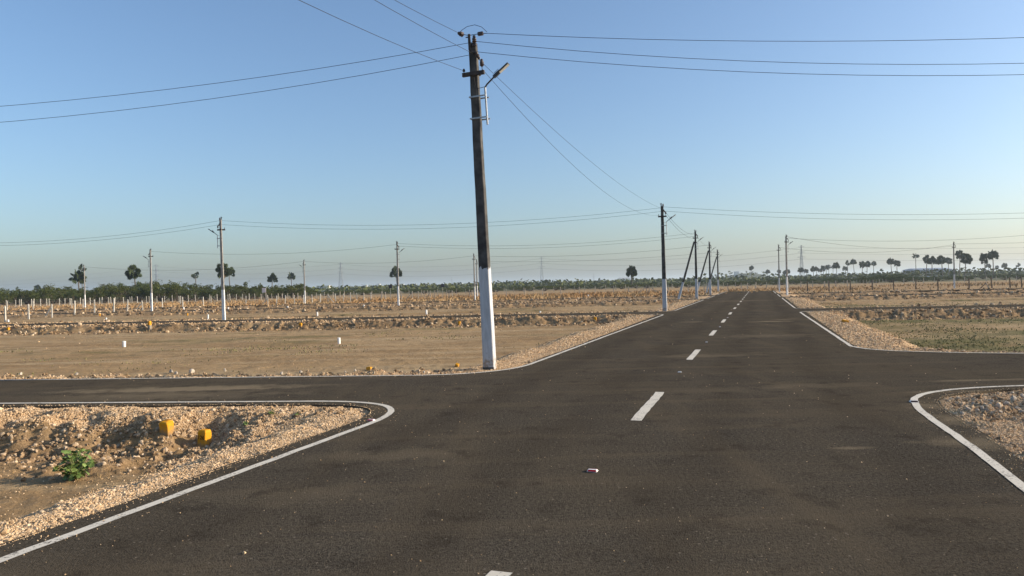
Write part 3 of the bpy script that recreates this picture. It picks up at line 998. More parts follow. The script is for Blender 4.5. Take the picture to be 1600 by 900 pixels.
p = pt('right_a', .1, 0, 6.1); wire(p, p + Vector((30, -2.6, 0)), .7, 'wire from the nearer right roadside pole running out over the field', .014)

# ------------------------------------------------------------------ transmission towers far away
m_steel = mat('pylon_steel', (.22, .235, .25), .6, .4)
def tower(px, ytop, Y, label, wide=.13, rz=0.0):
    x, y = at(px, Y)
    h = up(ytop, px, Y)
    root = empty('transmission_tower', (x, y, 0), rz)
    mb = MB()
    def hw(q): return h * wide * (.5 * (1 - q) ** 1.25 + .055)
    lv = [0, .16, .30, .43, .54, .64, .73, .81, .88, .94, 1.0]
    th = h * .0042
    for i in range(len(lv) - 1):
        a, b = lv[i], lv[i + 1]
        wa, wb = hw(a), hw(b)
        ca = [(-wa, -wa), (wa, -wa), (wa, wa), (-wa, wa)]
        cb = [(-wb, -wb), (wb, -wb), (wb, wb), (-wb, wb)]
        for k in range(4):
            k2 = (k + 1) % 4
            A, B = Vector((*ca[k], a * h)), Vector((*cb[k], b * h))
            A2, B2 = Vector((*ca[k2], a * h)), Vector((*cb[k2], b * h))
            mb.bar(A, B, th * 1.5)
            mb.bar(A, B2, th * .75); mb.bar(A2, B, th * .75); mb.bar(B, B2, th * .75)
    mb.build('lattice_body', m_steel, root)
    for q, l in ((.64, .125), (.79, .11), (.94, .095)):
        for s in (-1, 1):
            ar = MB()
            tip = Vector((s * h * l, 0, q * h + h * .012))
            wq = hw(q)
            for sy in (-1, 1):
                ar.bar((s * wq, sy * wq, q * h), tip, th)
                ar.bar((s * wq, sy * wq, q * h + h * .035), tip, th)
            ar.build('cross_arm', m_steel, root)
    tag(root, label, 'pylon', 'steel lattice pylons on the horizon')
    return x, y, h
towers = [tower(533, 410, 1450, 'faint lattice pylon rising left of the pole before the round palm', .16),
          tower(847, 401, 1210, 'lattice pylon just right of the nearest pole', .12),
          tower(1253, 383, 985, 'tall lattice pylon right of the main road behind palms', .115),
          tower(245, 413, 1900, 'hazy lattice pylon behind the scrub at far left', .09),
          tower(928, 427, 2600, 'tiny faint pylon between the round palm and the middle pylon', .13),
          tower(706, 433, 2900, 'tiny faint pylon left of the nearest pole', .2)]
seq = [3, 0, 1, 2]
nm = ['hazy far left pylon', 'left pylon', 'middle pylon', 'right pylon']
ends = [towers[i] for i in seq]
def hv(a, b, q, label, s=1):
    wire((a[0], a[1] - 3, a[2] * q), (b[0], b[1] - 3, b[2] * q), 9, label, .12, 'transmission line conductors', 20, 'transmission_wire', 'wire')
extra = (ends[-1][0] + 620, ends[-1][1] - 120, 46)
left0 = (ends[0][0] - 700, ends[0][1] + 150, 46)
allp = [left0] + ends + [extra]
nmm = ['the left picture edge'] + nm + ['the right picture edge']
for i in range(len(allp) - 1):
    for q, wd in ((.93, 'top'), (.77, 'middle'), (.6, 'bottom')):
        hv(allp[i], allp[i + 1], q, f'{wd} transmission wire between {nmm[i]} and {nmm[i+1]}')

# ------------------------------------------------------------------ palms
m_trunk = mottled('palm_trunk', (.10, .085, .07), (.17, .145, .12), 3, .9, .1)
m_palm = mottled('palm_leaf', (.020, .034, .011), (.056, .074, .025), 1.1, .75, .25)
m_dead = mottled('dead_palm_leaf', (.13, .085, .045), (.08, .06, .03), 1.2, .9, .1)
def fan(mb, base, d, L, rad_, nseg=9):
    d = d.normalized()
    side = d.cross(Vector((0, 0, 1)))
    if side.length < .1: side = Vector((1, 0, 0))
    side.normalize()
    nrm = side.cross(d)
    a = rnd.uniform(.35, 2.8)
    side, nrm = side * math.cos(a) + nrm * math.sin(a), nrm * math.cos(a) - side * math.sin(a)
    hub = base + d * L
    mb.add([base - side * .03, base + side * .03, hub], [(0, 1, 2)])
    vs_, fs = [hub], []
    spread = R(125)
    for k in range(nseg):
        a0 = -spread + 2 * spread * k / nseg
        a1 = -spread + 2 * spread * (k + 1) / nseg
        am = (a0 + a1) / 2
        for an, q, fo in ((a0, .72, .05), (am, 1.0, -.06), (a1, .72, .05)):
            rr_ = rad_ * q * (1 - .22 * abs(an) / spread)
            vs_.append(hub + (d * math.cos(an) + side * math.sin(an)) * rr_ + nrm * fo * rad_ * (1 if q < 1 else 2) - Vector((0, 0, .05 * rad_ * q)))
        fs.append((0, len(vs_) - 3, len(vs_) - 2)); fs.append((0, len(vs_) - 2, len(vs_) - 1))
    mb.add(vs_, fs)
def crown_mesh(seed, R_=2.2, n=46, lo=-.75, tall=1.0, sparse=False):
    rnd.seed(seed)
    mb, md = MB(), MB()
    for i in range(n):
        el = math.asin(max(-1, min(1, lo + (1 - lo) * rnd.random())))
        az = rnd.uniform(0, 2 * math.pi)
        d = Vector((math.cos(el) * math.cos(az), math.cos(el) * math.sin(az), math.sin(el) * tall))
        L = R_ * rnd.uniform(.18, .66)
        (fan)(md if (el < R(-42) and rnd.random() < .4) else mb, Vector((0, 0, 0)), d, L, R_ * rnd.uniform(.34, .44))
    return mb.mesh('crown', m_palm), md.mesh('dead_fronds', m_dead)
CROWNS = [crown_mesh(101), crown_mesh(102, n=52, tall=1.25), crown_mesh(103, n=24, lo=-.5), crown_mesh(104, n=36, lo=-.9), crown_mesh(105, n=46, tall=1.1, lo=-.6), crown_mesh(106, n=17, lo=-.3)]
rnd.seed(5)
def palm(px, yc, rpx, var, label, Y=None, group='palmyra palms on the skyline'):
    Y = Y or 2.25 * F / rpx
    Y = max(190, min(900, Y))
    x, y = at(px, Y)
    zc = up(yc, px, Y)
    root = empty('palmyra_palm', (x, y, 0), rnd.uniform(0, 6.28))
    bend = rnd.uniform(-.8, .8)
    tr = MB().tube([(0, 0, -.3), (bend * .3, 0, zc * .35), (bend * .75, .1 * bend, zc * .7), (bend, 0, zc)], [.26, .20, .17, .19], 7)
    tr.build('trunk', m_trunk, root)
    s = 1.22 * rpx * Y / F / 2.2
    for me_, nme in zip(CROWNS[var], ('crown', 'dead_fronds')):
        if len(me_.polygons) == 0: continue
        c_ = link(nme, me_, root)
        c_.location = (bend, 0, zc)
        c_.scale = (s * .94, s * .94, s * 1.08)
    tag(root, label, 'palm tree', group)
PALMS = [
    (125, 434, 12, 0, 'two tiered palm behind the slim pole at far left'),
    (129, 420, 7, 2, 'small upper palm crown just behind the slim far left pole'),
    (212.5, 426, 11.5, 1, 'dense tall oval palm left of the pole at the white fence'),
    (306.5, 432, 7.5, 5, 'small sparse palm between two tall left poles'),
    (349, 423, 12, 3, 'larger palm half hidden by the tall left field pole'),
    (360, 426, 8.5, 0, 'smaller palm touching the palm behind the tall left field pole'),
    (424.5, 436, 8, 4, 'round palm above the small pink board'),
    (456, 432, 6.5, 0, 'slender palm just left of the thin pole by the board'),
    (621.5, 427, 9.5, 4, 'round lone palm behind the pole in mid left field'),
    (987.5, 424.5, 9.5, 1, 'lone round palm left of the second pole'),
    (27, 452, 4, 2, 'short palm tip peeping over scrub near the left edge'),
    (58, 450, 5, 0, 'short palm poking above scrub, second from left edge'),
    (1174, 419, 4, 0, 'tiny palm on top of the far hill beside the road end'),
    (1199, 425, 3.6, 4, 'tiny palm right of the far hill'),
    (1217.5, 424.5, 3.2, 0, 'tiny palm hidden behind the slim right roadside pole'),
    (1225.5, 426, 4, 3, 'tiny palm just left of the nearer right roadside pole'),
    (1231.5, 424.5, 4, 1, 'tiny palm just right of the nearer right roadside pole'),
    (1252, 422.5, 4.6, 4, 'small palm at the left foot of the tall right pylon'),
    (1260, 424, 3.8, 0, 'small palm at the right foot of the tall right pylon'),
    (1271, 420.5, 4.6, 1, 'leftmost palm of the distant grove right of the pylon'),
    (1276.5, 421, 4, 4, 'second palm from left in the grove right of the pylon'),
    (1281, 423, 3.2, 0, 'low palm in a dip of the grove right of the pylon'),
    (1287, 419.5, 4.6, 3, 'fourth palm of the grove right of the pylon, wide crown'),
    (1291.5, 419, 4, 4, 'fifth palm of the grove right of the pylon, behind a wide one'),
    (1295, 417, 3.6, 0, 'last palm of the grove right of the pylon, slightly taller'),
    (1301.5, 418, 3.8, 2, 'thin palm leaning on a bushy palm, right of the grove'),
    (1307.5, 415, 5.4, 1, 'bushy palm between the grove and the twin tiered palm'),
    (1321, 420, 4, 0, 'lower palm of a stepped pair in the right skyline'),
    (1325, 412, 5, 2, 'upper palm of a stepped pair in the right skyline'),
    (1335.5, 410, 4.8, 4, 'neat round palm on a bare straight trunk, right skyline'),
    (1347, 413.5, 5.4, 3, 'left palm of a joined pair before the low mound'),
    (1354.5, 413, 5, 1, 'right palm of a joined pair before the low mound'),
    (1365.5, 413, 4.8, 2, 'single palm with three leaf clumps right of a joined pair'),
    (1394, 409.5, 5.8, 4, 'left palm of a pair standing on the scrub crest'),
    (1402, 412, 5.6, 0, 'right palm of a pair standing on the scrub crest'),
    (1431.5, 401, 5.6, 5, 'tall thin sparse palm at the left end of the blue shed'),
    (1446.5, 405, 6.8, 3, 'left palm of the pair in front of the blue shed'),
    (1456, 408.5, 7, 4, 'right palm of the pair in front of the blue shed'),
    (1473, 406.5, 7.2, 1, 'dense palm at the right end of the blue shed'),
    (1482, 408, 5.8, 0, 'palm just left of the lone pole in the right field'),
    (1499, 398, 7, 3, 'taller tiered palm just right of the lone right pole'),
    (1507.5, 405, 8.4, 1, 'broad dense palm second right of the lone right pole'),
    (1539.5, 404, 8.2, 3, 'left tall palm of the big pair near the right edge'),
    (1552.5, 400, 8.2, 4, 'right round palm of the big pair near the right edge'),
    (1546, 415.5, 4, 0, 'small palm below the big pair near the right edge'),
    (1557.5, 417.5, 2.8, 4, 'tiny palm right of the big pair'),
    (1568.5, 415, 4.2, 1, 'small oval palm second from the right edge'),
    (1592.5, 415, 4.2, 2, 'small sparse palm at the right edge'),
]
for a in PALMS: palm(*a)

# ------------------------------------------------------------------ thorn scrub
m_scrub = mat('scrub_leaf', (.06, .08, .025), .9, .1)
t = NT(m_scrub)
v = t.coord('Object')
oi = t.n('ShaderNodeObjectInfo')
c = t.mix(t.ramp(t.noise(v, 1.1, 3), .35, .65), (.022, .040, .011), (.085, .112, .034))
c = t.mix(t.ramp(t.noise(v, 5, 2), .4, .7, 0, .5), c, (.105, .112, .045))
c = t.mix(oi.outputs['Random'], c, t.mix(1.0, c, (1.25, 1.05, .9), 'MULTIPLY'))
t.base(c)
m_bark = mottled('thorn_bark', (.07, .055, .042), (.12, .095, .07), 4, .9, .1)
def scrub_mesh(seed, n_l=1500, rx=3.0, h=4.2, leaf=.24):
    g = np.random.default_rng(seed)
    nb = 11
    ca = g.uniform(0, 2 * math.pi, nb)
    cr_ = rx * np.sqrt(g.uniform(.02, .85, nb))
    cx, cy = cr_ * np.cos(ca), cr_ * np.sin(ca)
    cz = h * (.25 + .6 * g.random(nb) * (1 - .45 * (cr_ / rx) ** 2))
    sx = g.uniform(.5, 1.15, nb); sz = g.uniform(.28, .6, nb)
    k = g.integers(0, nb, n_l)
    d = g.normal(0, 1, (n_l, 3)); d /= np.linalg.norm(d, axis=1)[:, None]
    rr_ = g.uniform(.45, 1.05, n_l) ** .6
    C = np.stack([cx[k] + d[:, 0] * rr_ * sx[k], cy[k] + d[:, 1] * rr_ * sx[k], np.maximum(.1, cz[k] + d[:, 2] * rr_ * sz[k])], 1)
    # feathery sprays that arch out of the crown
    ns = 26
    sp_ = []
    for i in range(ns):
        kk = g.integers(0, nb)
        a = g.uniform(0, 2 * math.pi)
        L = g.uniform(.8, 1.7)
        for q in np.linspace(0, 1, 14):
            sp_.append((cx[kk] + math.cos(a) * L * q, cy[kk] + math.sin(a) * L * q, cz[kk] + sz[kk] * .6 + L * .5 * q * (1.1 - .75 * q)))
    C = np.vstack([C, np.array(sp_) + g.normal(0, .05, (len(sp_), 3))])
    n = len(C)
    a = g.normal(0, 1, (n, 3)); a[:, 2] *= .45; a /= np.linalg.norm(a, axis=1)[:, None]
    b = g.normal(0, 1, (n, 3)); b -= a * (a * b).sum(1)[:, None]; b /= np.linalg.norm(b, axis=1)[:, None]
    s1 = leaf * g.uniform(.6, 1.3, n)[:, None]; s2 = s1 * .5
    V = np.stack([C - a * s1 / 2, C + b * s2 / 2, C + a * s1 / 2, C - b * s2 / 2], 1).reshape(-1, 3)
    crown = np_mesh('crown', V, np.arange(n * 4), 4, m_scrub)
    tb = MB()
    for i in range(nb):
        tb.tube([(g.normal(0, .1), g.normal(0, .1), -.2), (cx[i] * .45, cy[i] * .45, cz[i] * .5), (cx[i] * .9, cy[i] * .9, cz[i] * .95)], [.09, .06, .025], 5)
    return crown, tb.mesh('trunk', m_bark), float(np.quantile(V[:, 2], .985))
SCRUB = [scrub_mesh(200 + i, 1700 if i < 4 else 1300, rx=rx_, h=h_) for i, (rx_, h_) in enumerate(((3.2, 4.6), (2.8, 4.2), (3.6, 4.0), (2.6, 5.0), (3.4, 3.0), (3.0, 2.6)))]
rnd.seed(9)
scrub_seen = [0]
def scrub(px, Y, ytop, label, group, low=False, wide=1.0):
    x, y = at(px, Y)
    h = max(1.3, up(ytop, px, Y))
    i = rnd.randrange(4, 6) if low else rnd.randrange(0, 4)
    s = (h + .15) / SCRUB[i][2]
    root = empty('thorn_scrub', (x, y, -.15), rnd.uniform(0, 6.28))
    for me_, nme in zip(SCRUB[i][:2], ('crown', 'trunk')):
        link(nme, me_, root)
    sw = wide * (s ** .6)
    root.scale = (sw, sw, s)
    tag(root, label, 'thorn tree', group)
LM = [(-40, 'past the left edge'), (30, 'near the left edge'), (95, 'left of the slim far left pole'), (132, 'behind the slim far left pole'), (180, 'right of the two tiered palm'), (213, 'below the dense oval palm'), (240, 'behind the pole at the white fence'),
      (275, 'left of the small sparse palm'), (306, 'below the small sparse palm'), (330, 'left of the tall left pole'), (355, 'around the tall left pole'), (390, 'left of the small pink board'), (424, 'below the round palm by the pink board'), (456, 'below the slender palm'), (478, 'behind the thin pole'), (505, 'by the long white building'),
      (533, 'below the left pylon'), (575, 'left of the round palm pole'), (621, 'below the lone round palm'), (660, 'between the two dark boards'), (692, 'behind the right dark board'), (725, 'left of the two thin poles'), (765, 'behind the nearest pole'), (805, 'right of the nearest pole'), (847, 'below the middle pylon'), (890, 'right of the middle pylon'), (940, 'left of the lone palm'), (987, 'below the lone palm'), (1035, 'behind the second pole'), (1075, 'behind the first propped pole'), (1110, 'behind the propped poles'), (1150, 'below the wooded rise'),
      (1185, 'behind the road end'), (1223, 'behind the right roadside poles'), (1253, 'below the tall right pylon'), (1285, 'below the distant palm grove'), (1322, 'below the stepped palm pair'), (1350, 'below the joined palm pair'), (1372, 'right of the joined palm pair'), (1398, 'below the palms on the scrub crest'), (1431, 'below the tall sparse palm'), (1455, 'before the blue shed'), (1480, 'left of the lone right pole'), (1505, 'right of the lone right pole'), (1545, 'below the big palm pair'), (1585, 'near the right edge'), (1660, 'past the right edge')]
def near_mark(px): return min(LM, key=lambda q: abs(q[0] - px))[1]
ORD = 'first second third fourth fifth sixth seventh eighth ninth tenth eleventh twelfth thirteenth fourteenth fifteenth sixteenth seventeenth eighteenth nineteenth twentieth twenty-first'.split()
_seen = {}
def scrub_label(pre, px):
    m_ = near_mark(px)
    k = _seen.get((pre, m_), 0)
    _seen[(pre, m_)] = k + 1
    return pre + (' ' if k == 0 else ' ' + ORD[k] + ' one ') + m_
def interp(x, pts):
    for (a, ya), (b, yb) in zip(pts[:-1], pts[1:]):
        if x <= b: return ya + (yb - ya) * max(0, (x - a) / (b - a))
    return pts[-1][1]
topL = [(p_, q_ - 1.5) for p_, q_ in [(-80, 453), (20, 453), (60, 451), (75, 448), (105, 447), (125, 452), (140, 450), (160, 446), (200, 444), (255, 441), (300, 444), (335, 447), (352, 443), (372, 447), (390, 442), (405, 447), (430, 448), (455, 445), (485, 446), (500, 451), (520, 453)]]
for row, (Y0, dYt, step) in enumerate(((182, 0, 15), (196, -2, 17), (212, 1, 21))):
    px = -95 + row * 7
    while px < (478 if row else 500):
        scrub(px + rnd.uniform(-3, 3), Y0 + rnd.uniform(-5, 5), interp(px, topL) + dYt * .3 + rnd.uniform(0, 4.5) + (4 if row == 0 else 0),
              scrub_label('thorn tree, %s of left scrub,' % ('front', 'inside', 'back')[row], px), 'thorn scrub behind the left fence' if row == 0 else 'deeper thorn scrub at the left', wide=1.0)
        px += step
topM = [(480, 455), (560, 454), (620, 453.5), (700, 451), (760, 450), (860, 449), (930, 447), (1000, 444.5), (1040, 441), (1100, 441), (1150, 440), (1200, 437), (1260, 434), (1300, 433), (1340, 432), (1370, 428), (1390, 426), (1420, 430), (1450, 434), (1490, 432.5), (1530, 429), (1600, 429), (1720, 427)]
for row, (Y0, dy_, step) in enumerate(((232, 3.5, 19), (275, 1.5, 18), (340, 0, 20))):
    px = 470 + row * 8
    while px < 1700:
        if row == 0 and rnd.random() < .22:
            px += step; continue
        tp = interp(px, topM) + dy_ + rnd.uniform(-.6, 2.2)
        side = 'left' if px < 1150 else 'right'
        scrub(px + rnd.uniform(-5, 5), Y0 + rnd.uniform(-14, 14), tp,
              scrub_label(('nearest', 'mid distance', 'farthest')[row] + ' low thorn bush', px),
              f'{("front","middle","back")[row]} row of low thorn scrub {side} of the road end', low=True, wide=1.45)
        px += step * rnd.uniform(.75, 1.25)

# far wooded plain: one mass of foliage nobody could count
def far_wood():
    g = np.random.default_rng(77)
    n = 26000
    r_ = np.exp(g.uniform(math.log(420), math.log(3200), n))
    a = g.uniform(R(-42), R(42), n)
    x, y = r_ * np.sin(a), r_ * np.cos(a)
    lump = np.clip(.5 + fbm(x / 60, y / 60, 81, 3), .1, 1.4)
    z = g.uniform(.2, 1, n) * (2.2 + 3.2 * lump) * (1 + (r_ > 1500) * .8)
    # the low wooded rise beside the road end
    hx, hy = at(1165, 1500)
    z = z + 15 * np.exp(-(((x - hx) / 62) ** 2 + ((y - hy) / 90) ** 2))
    s = .0016 * r_ * g.uniform(.7, 1.5, n) + .3
    A = g.normal(0, 1, (n, 3)); A[:, 2] *= .5; A /= np.linalg.norm(A, axis=1)[:, None]
    B = g.normal(0, 1, (n, 3)); B -= A * (A * B).sum(1)[:, None]; B /= np.linalg.norm(B, axis=1)[:, None]
    C = np.stack([x, y, z], 1)
    V = np.stack([C - A * s[:, None], C + B * s[:, None] * .6, C + A * s[:, None], C - B * s[:, None] * .6], 1).reshape(-1, 3)
    return tag(link('distant_woodland', np_mesh('distant_woodland', V, np.arange(n * 4), 4, m_scrub)), 'hazy distant scrub woodland along the horizon', kind='stuff')
far_wood()
hx, hy = at(1165, 1500)
n = 28
vs_, fs = [], []
for i in range(n):
    for j in range(n):
        x, y = hx - 170 + 340 * i / (n - 1), hy - 220 + 440 * j / (n - 1)
        vs_.append((x, y, -1.5 + 16.5 * math.exp(-(((x - hx) / 62) ** 2 + ((y - hy) / 90) ** 2)) + rnd.uniform(-.4, .4)))
for i in range(n - 1):
    for j in range(n - 1):
        fs.append((i * n + j, (i + 1) * n + j, (i + 1) * n + j + 1, i * n + j + 1))
m_hill = mottled('hill_scrub', (.05, .06, .028), (.10, .10, .05), .05, .95, .05)
tag(MB().add(vs_, fs).build('hill', m_hill, smooth=True), 'low wooded rise beyond the end of the road', kind='structure')

# ------------------------------------------------------------------ far buildings
m_wht = mottled('white_plaster', (.72, .71, .68), (.62, .61, .58), .3, .8, .2)
m_blue = mottled('blue_sheet_metal', (.17, .21, .29), (.15, .18, .26), .2, .5, .4)
m_win = mat('window_dark', (.04, .045, .05), .3, .5)
m_roof = mottled('grey_roof', (.5, .5, .5), (.42, .42, .42), .2, .7, .2)
def building(px0, px1, ytop, Y, label, wall, roof, pitched=False, nwin=4):
    x0, _ = at(px0, Y); x1, _ = at(px1, Y)
    h = max(3.0, up(ytop, (px0 + px1) / 2, Y))
    wd, dp = x1 - x0, min(30, max(8, (x1 - x0) * .6))
    root = empty('building', ((x0 + x1) / 2, Y + dp / 2, 0))
    hw_ = h * (.84 if pitched else 1)
    MB().box((0, 0, hw_ / 2), (wd, dp, hw_)).build('wall', wall, root)
    if pitched:
        a, b = wd / 2 + .3, dp / 2 + .3
        MB().add([(-a, -b, hw_), (a, -b, hw_), (a, b, hw_), (-a, b, hw_), (-a + wd * .06, 0, h), (a - wd * .06, 0, h)],
                 [(0, 1, 5, 4), (2, 3, 4, 5), (1, 2, 5), (3, 0, 4), (3, 2, 1, 0)]).build('roof', roof, root)
    else:
        MB().box((0, 0, h + .2), (wd + .6, dp + .6, .4)).build('roof', roof, root)
    for k in range(nwin):
        MB().box((-wd / 2 + wd * (k + .5) / nwin, -dp / 2 - .02, hw_ * .55), (wd / nwin * .4, .1, hw_ * .3)).build('window', m_win, root)
    tag(root, label, 'building')
building(1429, 1488, 418.5, 900, 'long blue grey shed behind the palms at right', m_blue, m_blue, True, 6)
building(495, 514, 447.0, 620, 'long low white building above the scrub right of the thin pole', m_wht, m_wht, False, 5)
building(624, 631, 444.0, 1300, 'small white building just right of the pole before the round palm', m_wht, m_roof, False, 3)
building(567, 573, 445.5, 1500, 'small white house on the skyline right of the left pylon', m_wht, m_roof, False, 2)
building(590, 593.5, 443.5, 1500, 'tiny bright white tower house left of the round palm', m_wht, m_roof, False, 2)
building(708, 722, 442.0, 1700, 'row of pale houses on the skyline left of the nearest pole', m_wht, m_roof, False, 5)
building(646, 650, 444, 1700, 'tiny pale house right of the round palm on the skyline', m_wht, m_roof, False, 2)
building(796, 800, 440.5, 1700, 'tiny white house just right of the nearest pole', m_wht, m_roof, False, 2)
building(857, 861, 439, 1700, 'tiny white house at the right foot of the middle pylon', m_wht, m_roof, False, 2)
building(1149, 1155, 424.5, 1440, 'white block on the left slope of the wooded rise', m_wht, m_roof, False, 2)
building(968, 985, 433.5, 1500, 'pale low roofed building behind the lone palm left of the second pole', m_wht, m_roof, True, 4)

# ------------------------------------------------------------------ fences
m_postw = mottled('white_post', (.56, .53, .46), (.42, .39, .33), 5, .9, .15)
m_postg = mottled('grey_post', (.45, .40, .33), (.33, .29, .24), 5, .9, .15)
m_postd = mottled('dark_post', (.10, .075, .055), (.14, .11, .085), 5, .9, .15)
m_strand = mat('fence_strand', (.16, .15, .14), .6, .3)
def post_mesh(m, hgt, wd=.12):
    mb = MB().box((0, 0, hgt / 2 - .15), (wd, wd, hgt + .3), None, .82)
    mb.add(*(lambda q: ([(-q, -q, hgt), (q, -q, hgt), (q, q, hgt), (-q, q, hgt), (0, 0, hgt + .05)], [(0, 1, 4), (1, 2, 4), (2, 3, 4), (3, 0, 4)]))(wd * .41))
    return mb.mesh('post', m)
PM = {'w': post_mesh(m_postw, 1.4, .115), 'g': post_mesh(m_postg, 1.35, .125), 'd': post_mesh(m_postd, 1.5, .13), 'f': post_mesh(m_postg, 1.3, .14), 't': post_mesh(m_postg, 1.1, .09)}
def fence(label, spots, kind, struts=(), wires=True, maxgap=14):
    """spots: (photo column, distance)"""
    x0, y0 = at(*spots[0])
    root = empty('post_fence', (x0, y0, 0))
    prev = None
    segs = []
    for (px, Y) in spots:
        x, y = at(px, Y)
        z = gz(x, y)
        o = link('post', PM[kind], root)
        o.location = (x - x0, y - y0, z)
        o.rotation_euler = (R(rnd.uniform(-2.5, 2.5)), R(rnd.uniform(-2.5, 2.5)), rnd.uniform(-.3, .3))
        o.scale = (1, 1, rnd.uniform(.93, 1.05))
        if prev and math.dist(prev[:2], (x, y)) < maxgap:
            segs.append((prev, (x, y, z)))
        prev = (x, y, z)
    for (px, Y, dx) in struts:
        x, y = at(px, Y)
        z = gz(x, y)
        MB().bar((x - x0 + dx, y - y0, z - .1), (x - x0, y - y0, z + 1.15), .1).build('strut', PM[kind].materials[0], root)
    if wires:
        for hz in (.45, .85, 1.22):
            mb = MB()
            for a, b in segs:
                mb.tube(sagline((a[0] - x0, a[1] - y0, a[2] + hz), (b[0] - x0, b[1] - y0, b[2] + hz), .02, 3), .008, 3, False)
            if segs: mb.build('wire_strand', m_strand, root)
    return tag(root, label, 'fence')
front_px = [(-60, 58), (-26, 60), (7.5, 63), (44, 67), (80.5, 71.5), (116, 73), (147, 74.5), (177, 76), (198, 78), (222.5, 80)]
fence('nearest row of white fence posts at the left edge', front_px, 'w', ((80.5, 71.5, -.8), (222.5, 80, -1.2)))
fence('second row of white fence posts starting behind the pole at the white fence',
      [(253, 97), (285, 98), (317, 99.5), (349, 101), (384, 102.5), (418, 104), (431.5, 105), (445, 106), (460, 107), (474, 108), (487.5, 109), (500, 111), (512, 113), (524, 114), (536, 115), (547, 117), (557.5, 118), (568, 119), (579, 120)], 'w',
      ((418, 104, -.9), (512, 113, 1.0)))
fence('pale fence posts crossing the field behind the two dark boards',
      [(596, 122), (602, 123), (627, 124), (644, 125), (653, 125.5), (662.5, 126), (672, 127), (679, 127.5), (701, 128), (706.5, 128.5), (733.5, 129), (737, 129), (760, 129.5), (791, 130), (820, 130.5), (847.5, 131), (876, 131), (905, 131.5), (929.5, 131.5), (958, 131.5), (982, 131), (1010, 130.5), (1014, 131), (1044, 130), (1075, 129), (1100, 128), (1137, 127)], 'g',
      ((644, 125, -1.2), (672, 127, -.9), (1014, 131, 1.8), (1010, 130.5, -1.6)))
back = [10, 24, 30, 32.5, 48.5, 53, 63, 72.5, 76.5, 92.5, 101, 109, 125, 140.5, 155, 159, 169.5, 173, 179, 192.5, 203, 206, 214.5, 229, 233, 245, 257, 269, 279.5, 294, 305, 327.5, 339, 356, 359, 369, 378.5, 389, 398]
fence('backmost white posts along the foot of the left scrub', [(p_, 142 + p_ * .07 + rnd.uniform(-4, 4) * (p_ < 210)) for p_ in back], 'w')
extra_row = [-30, 10.5, 51, 112, 129, 281.5, 329.5]
fence('scattered white posts between the front and back rows at left', [(p_, 112 + p_ * .05) for p_ in extra_row], 'w', wires=False)
back2 = [407.5, 415.5, 424.5, 434, 441, 449, 457.5, 465, 479.5, 494, 506.5, 520, 531, 537.5, 552.5, 581, 597, 625.5, 639, 658.5, 668, 683.5, 698, 713, 727.5, 745, 766, 787.5, 802.5, 818, 834, 850, 865, 882.5, 897.5, 913.5, 929.5, 946, 962, 977.5, 995, 1020, 1050, 1078, 1104, 1130, 1149]
fence('long far row of pale posts before the low scrub left of the road', [(p_, interp(p_, [(400, 166), (560, 178), (800, 190), (1150, 195)])) for p_ in back2], 'f')
fence('pale posts crossing behind the end of the main road', [(p_, 150) for p_ in (1158, 1167.5, 1180.5, 1197.5, 1215, 1232, 1251, 1269.5, 1288, 1294, 1306, 1324)], 'f')
fence('dark fence posts with wire strands along the right field', [(p_, interp(p_, [(1230, 113), (1600, 103)])) for p_ in (1261, 1295, 1328.5, 1362.5, 1396, 1430.5, 1465.5, 1514, 1549.5, 1578, 1596, 1640)], 'd', maxgap=9)
fence('cluster of tiny pale posts under the palm pair at right', [(1318 + 5.1 * k, 205) for k in range(14)], 't', wires=False)
fence('far pale posts in front of the right scrub', [(p_, 190) for p_ in (1412, 1427, 1443, 1460, 1490, 1507, 1524, 1541, 1556.5, 1572, 1588, 1606, 1625)], 'f', wires=False)
x, y = at(1540, 104); z = gz(x, y)
br = empty('fence_brace', (x, y, z))
MB().bar((-.85, 0, -.05), (0, 0, .72), .09).build('left_leg', m_postd, br)
MB().bar((.42, -.05, -.05), (-.03, -.05, .74), .1).build('right_leg', m_postg, br)
tag(br, 'leaning wooden brace like an upside down V beside the dark fence', 'brace')

# ------------------------------------------------------------------ small boards on posts
m_bdk = mottled('dark_board', (.045, .047, .06), (.06, .06, .075), 4, .7, .2)
m_bpk = mottled('pale_board', (.62, .54, .55), (.70, .64, .64), 4, .7, .2)
def board(px, ytop, ybot, Y, wpx, two, m, label):
    x, y = at(px, Y); z = gz(x, y)
    zt, zb = up(ytop, px, Y) - z, up(ybot, px, Y) - z
    wd = wpx * Y / F
    root = empty('sign_board', (x, y, z))
    MB().box((0, 0, (zt + zb) / 2), (wd, .05, zt - zb)).build('board', m, root, .008)
    for s in ((-1, 1) if two else (0,)):
        MB().box((s * wd * .35, .04, (zt - .1) / 2 - .1), (.07, .03, zt + .1)).build('post', m_postw if not two else m_postg, root)
    tag(root, label, 'sign board')
board(412.5, 450, 457.2, 104, 6, True, m_bpk, 'small pale pink board on two posts by the left fence')
board(610, 445.2, 450.5, 118, 5.4, False, m_bdk, 'dark square board on a post left of the round palm pole')
board(691.5, 443.8, 448.8, 124, 5.6, False, m_bdk, 'dark square board on a thin post left of the nearest pole')

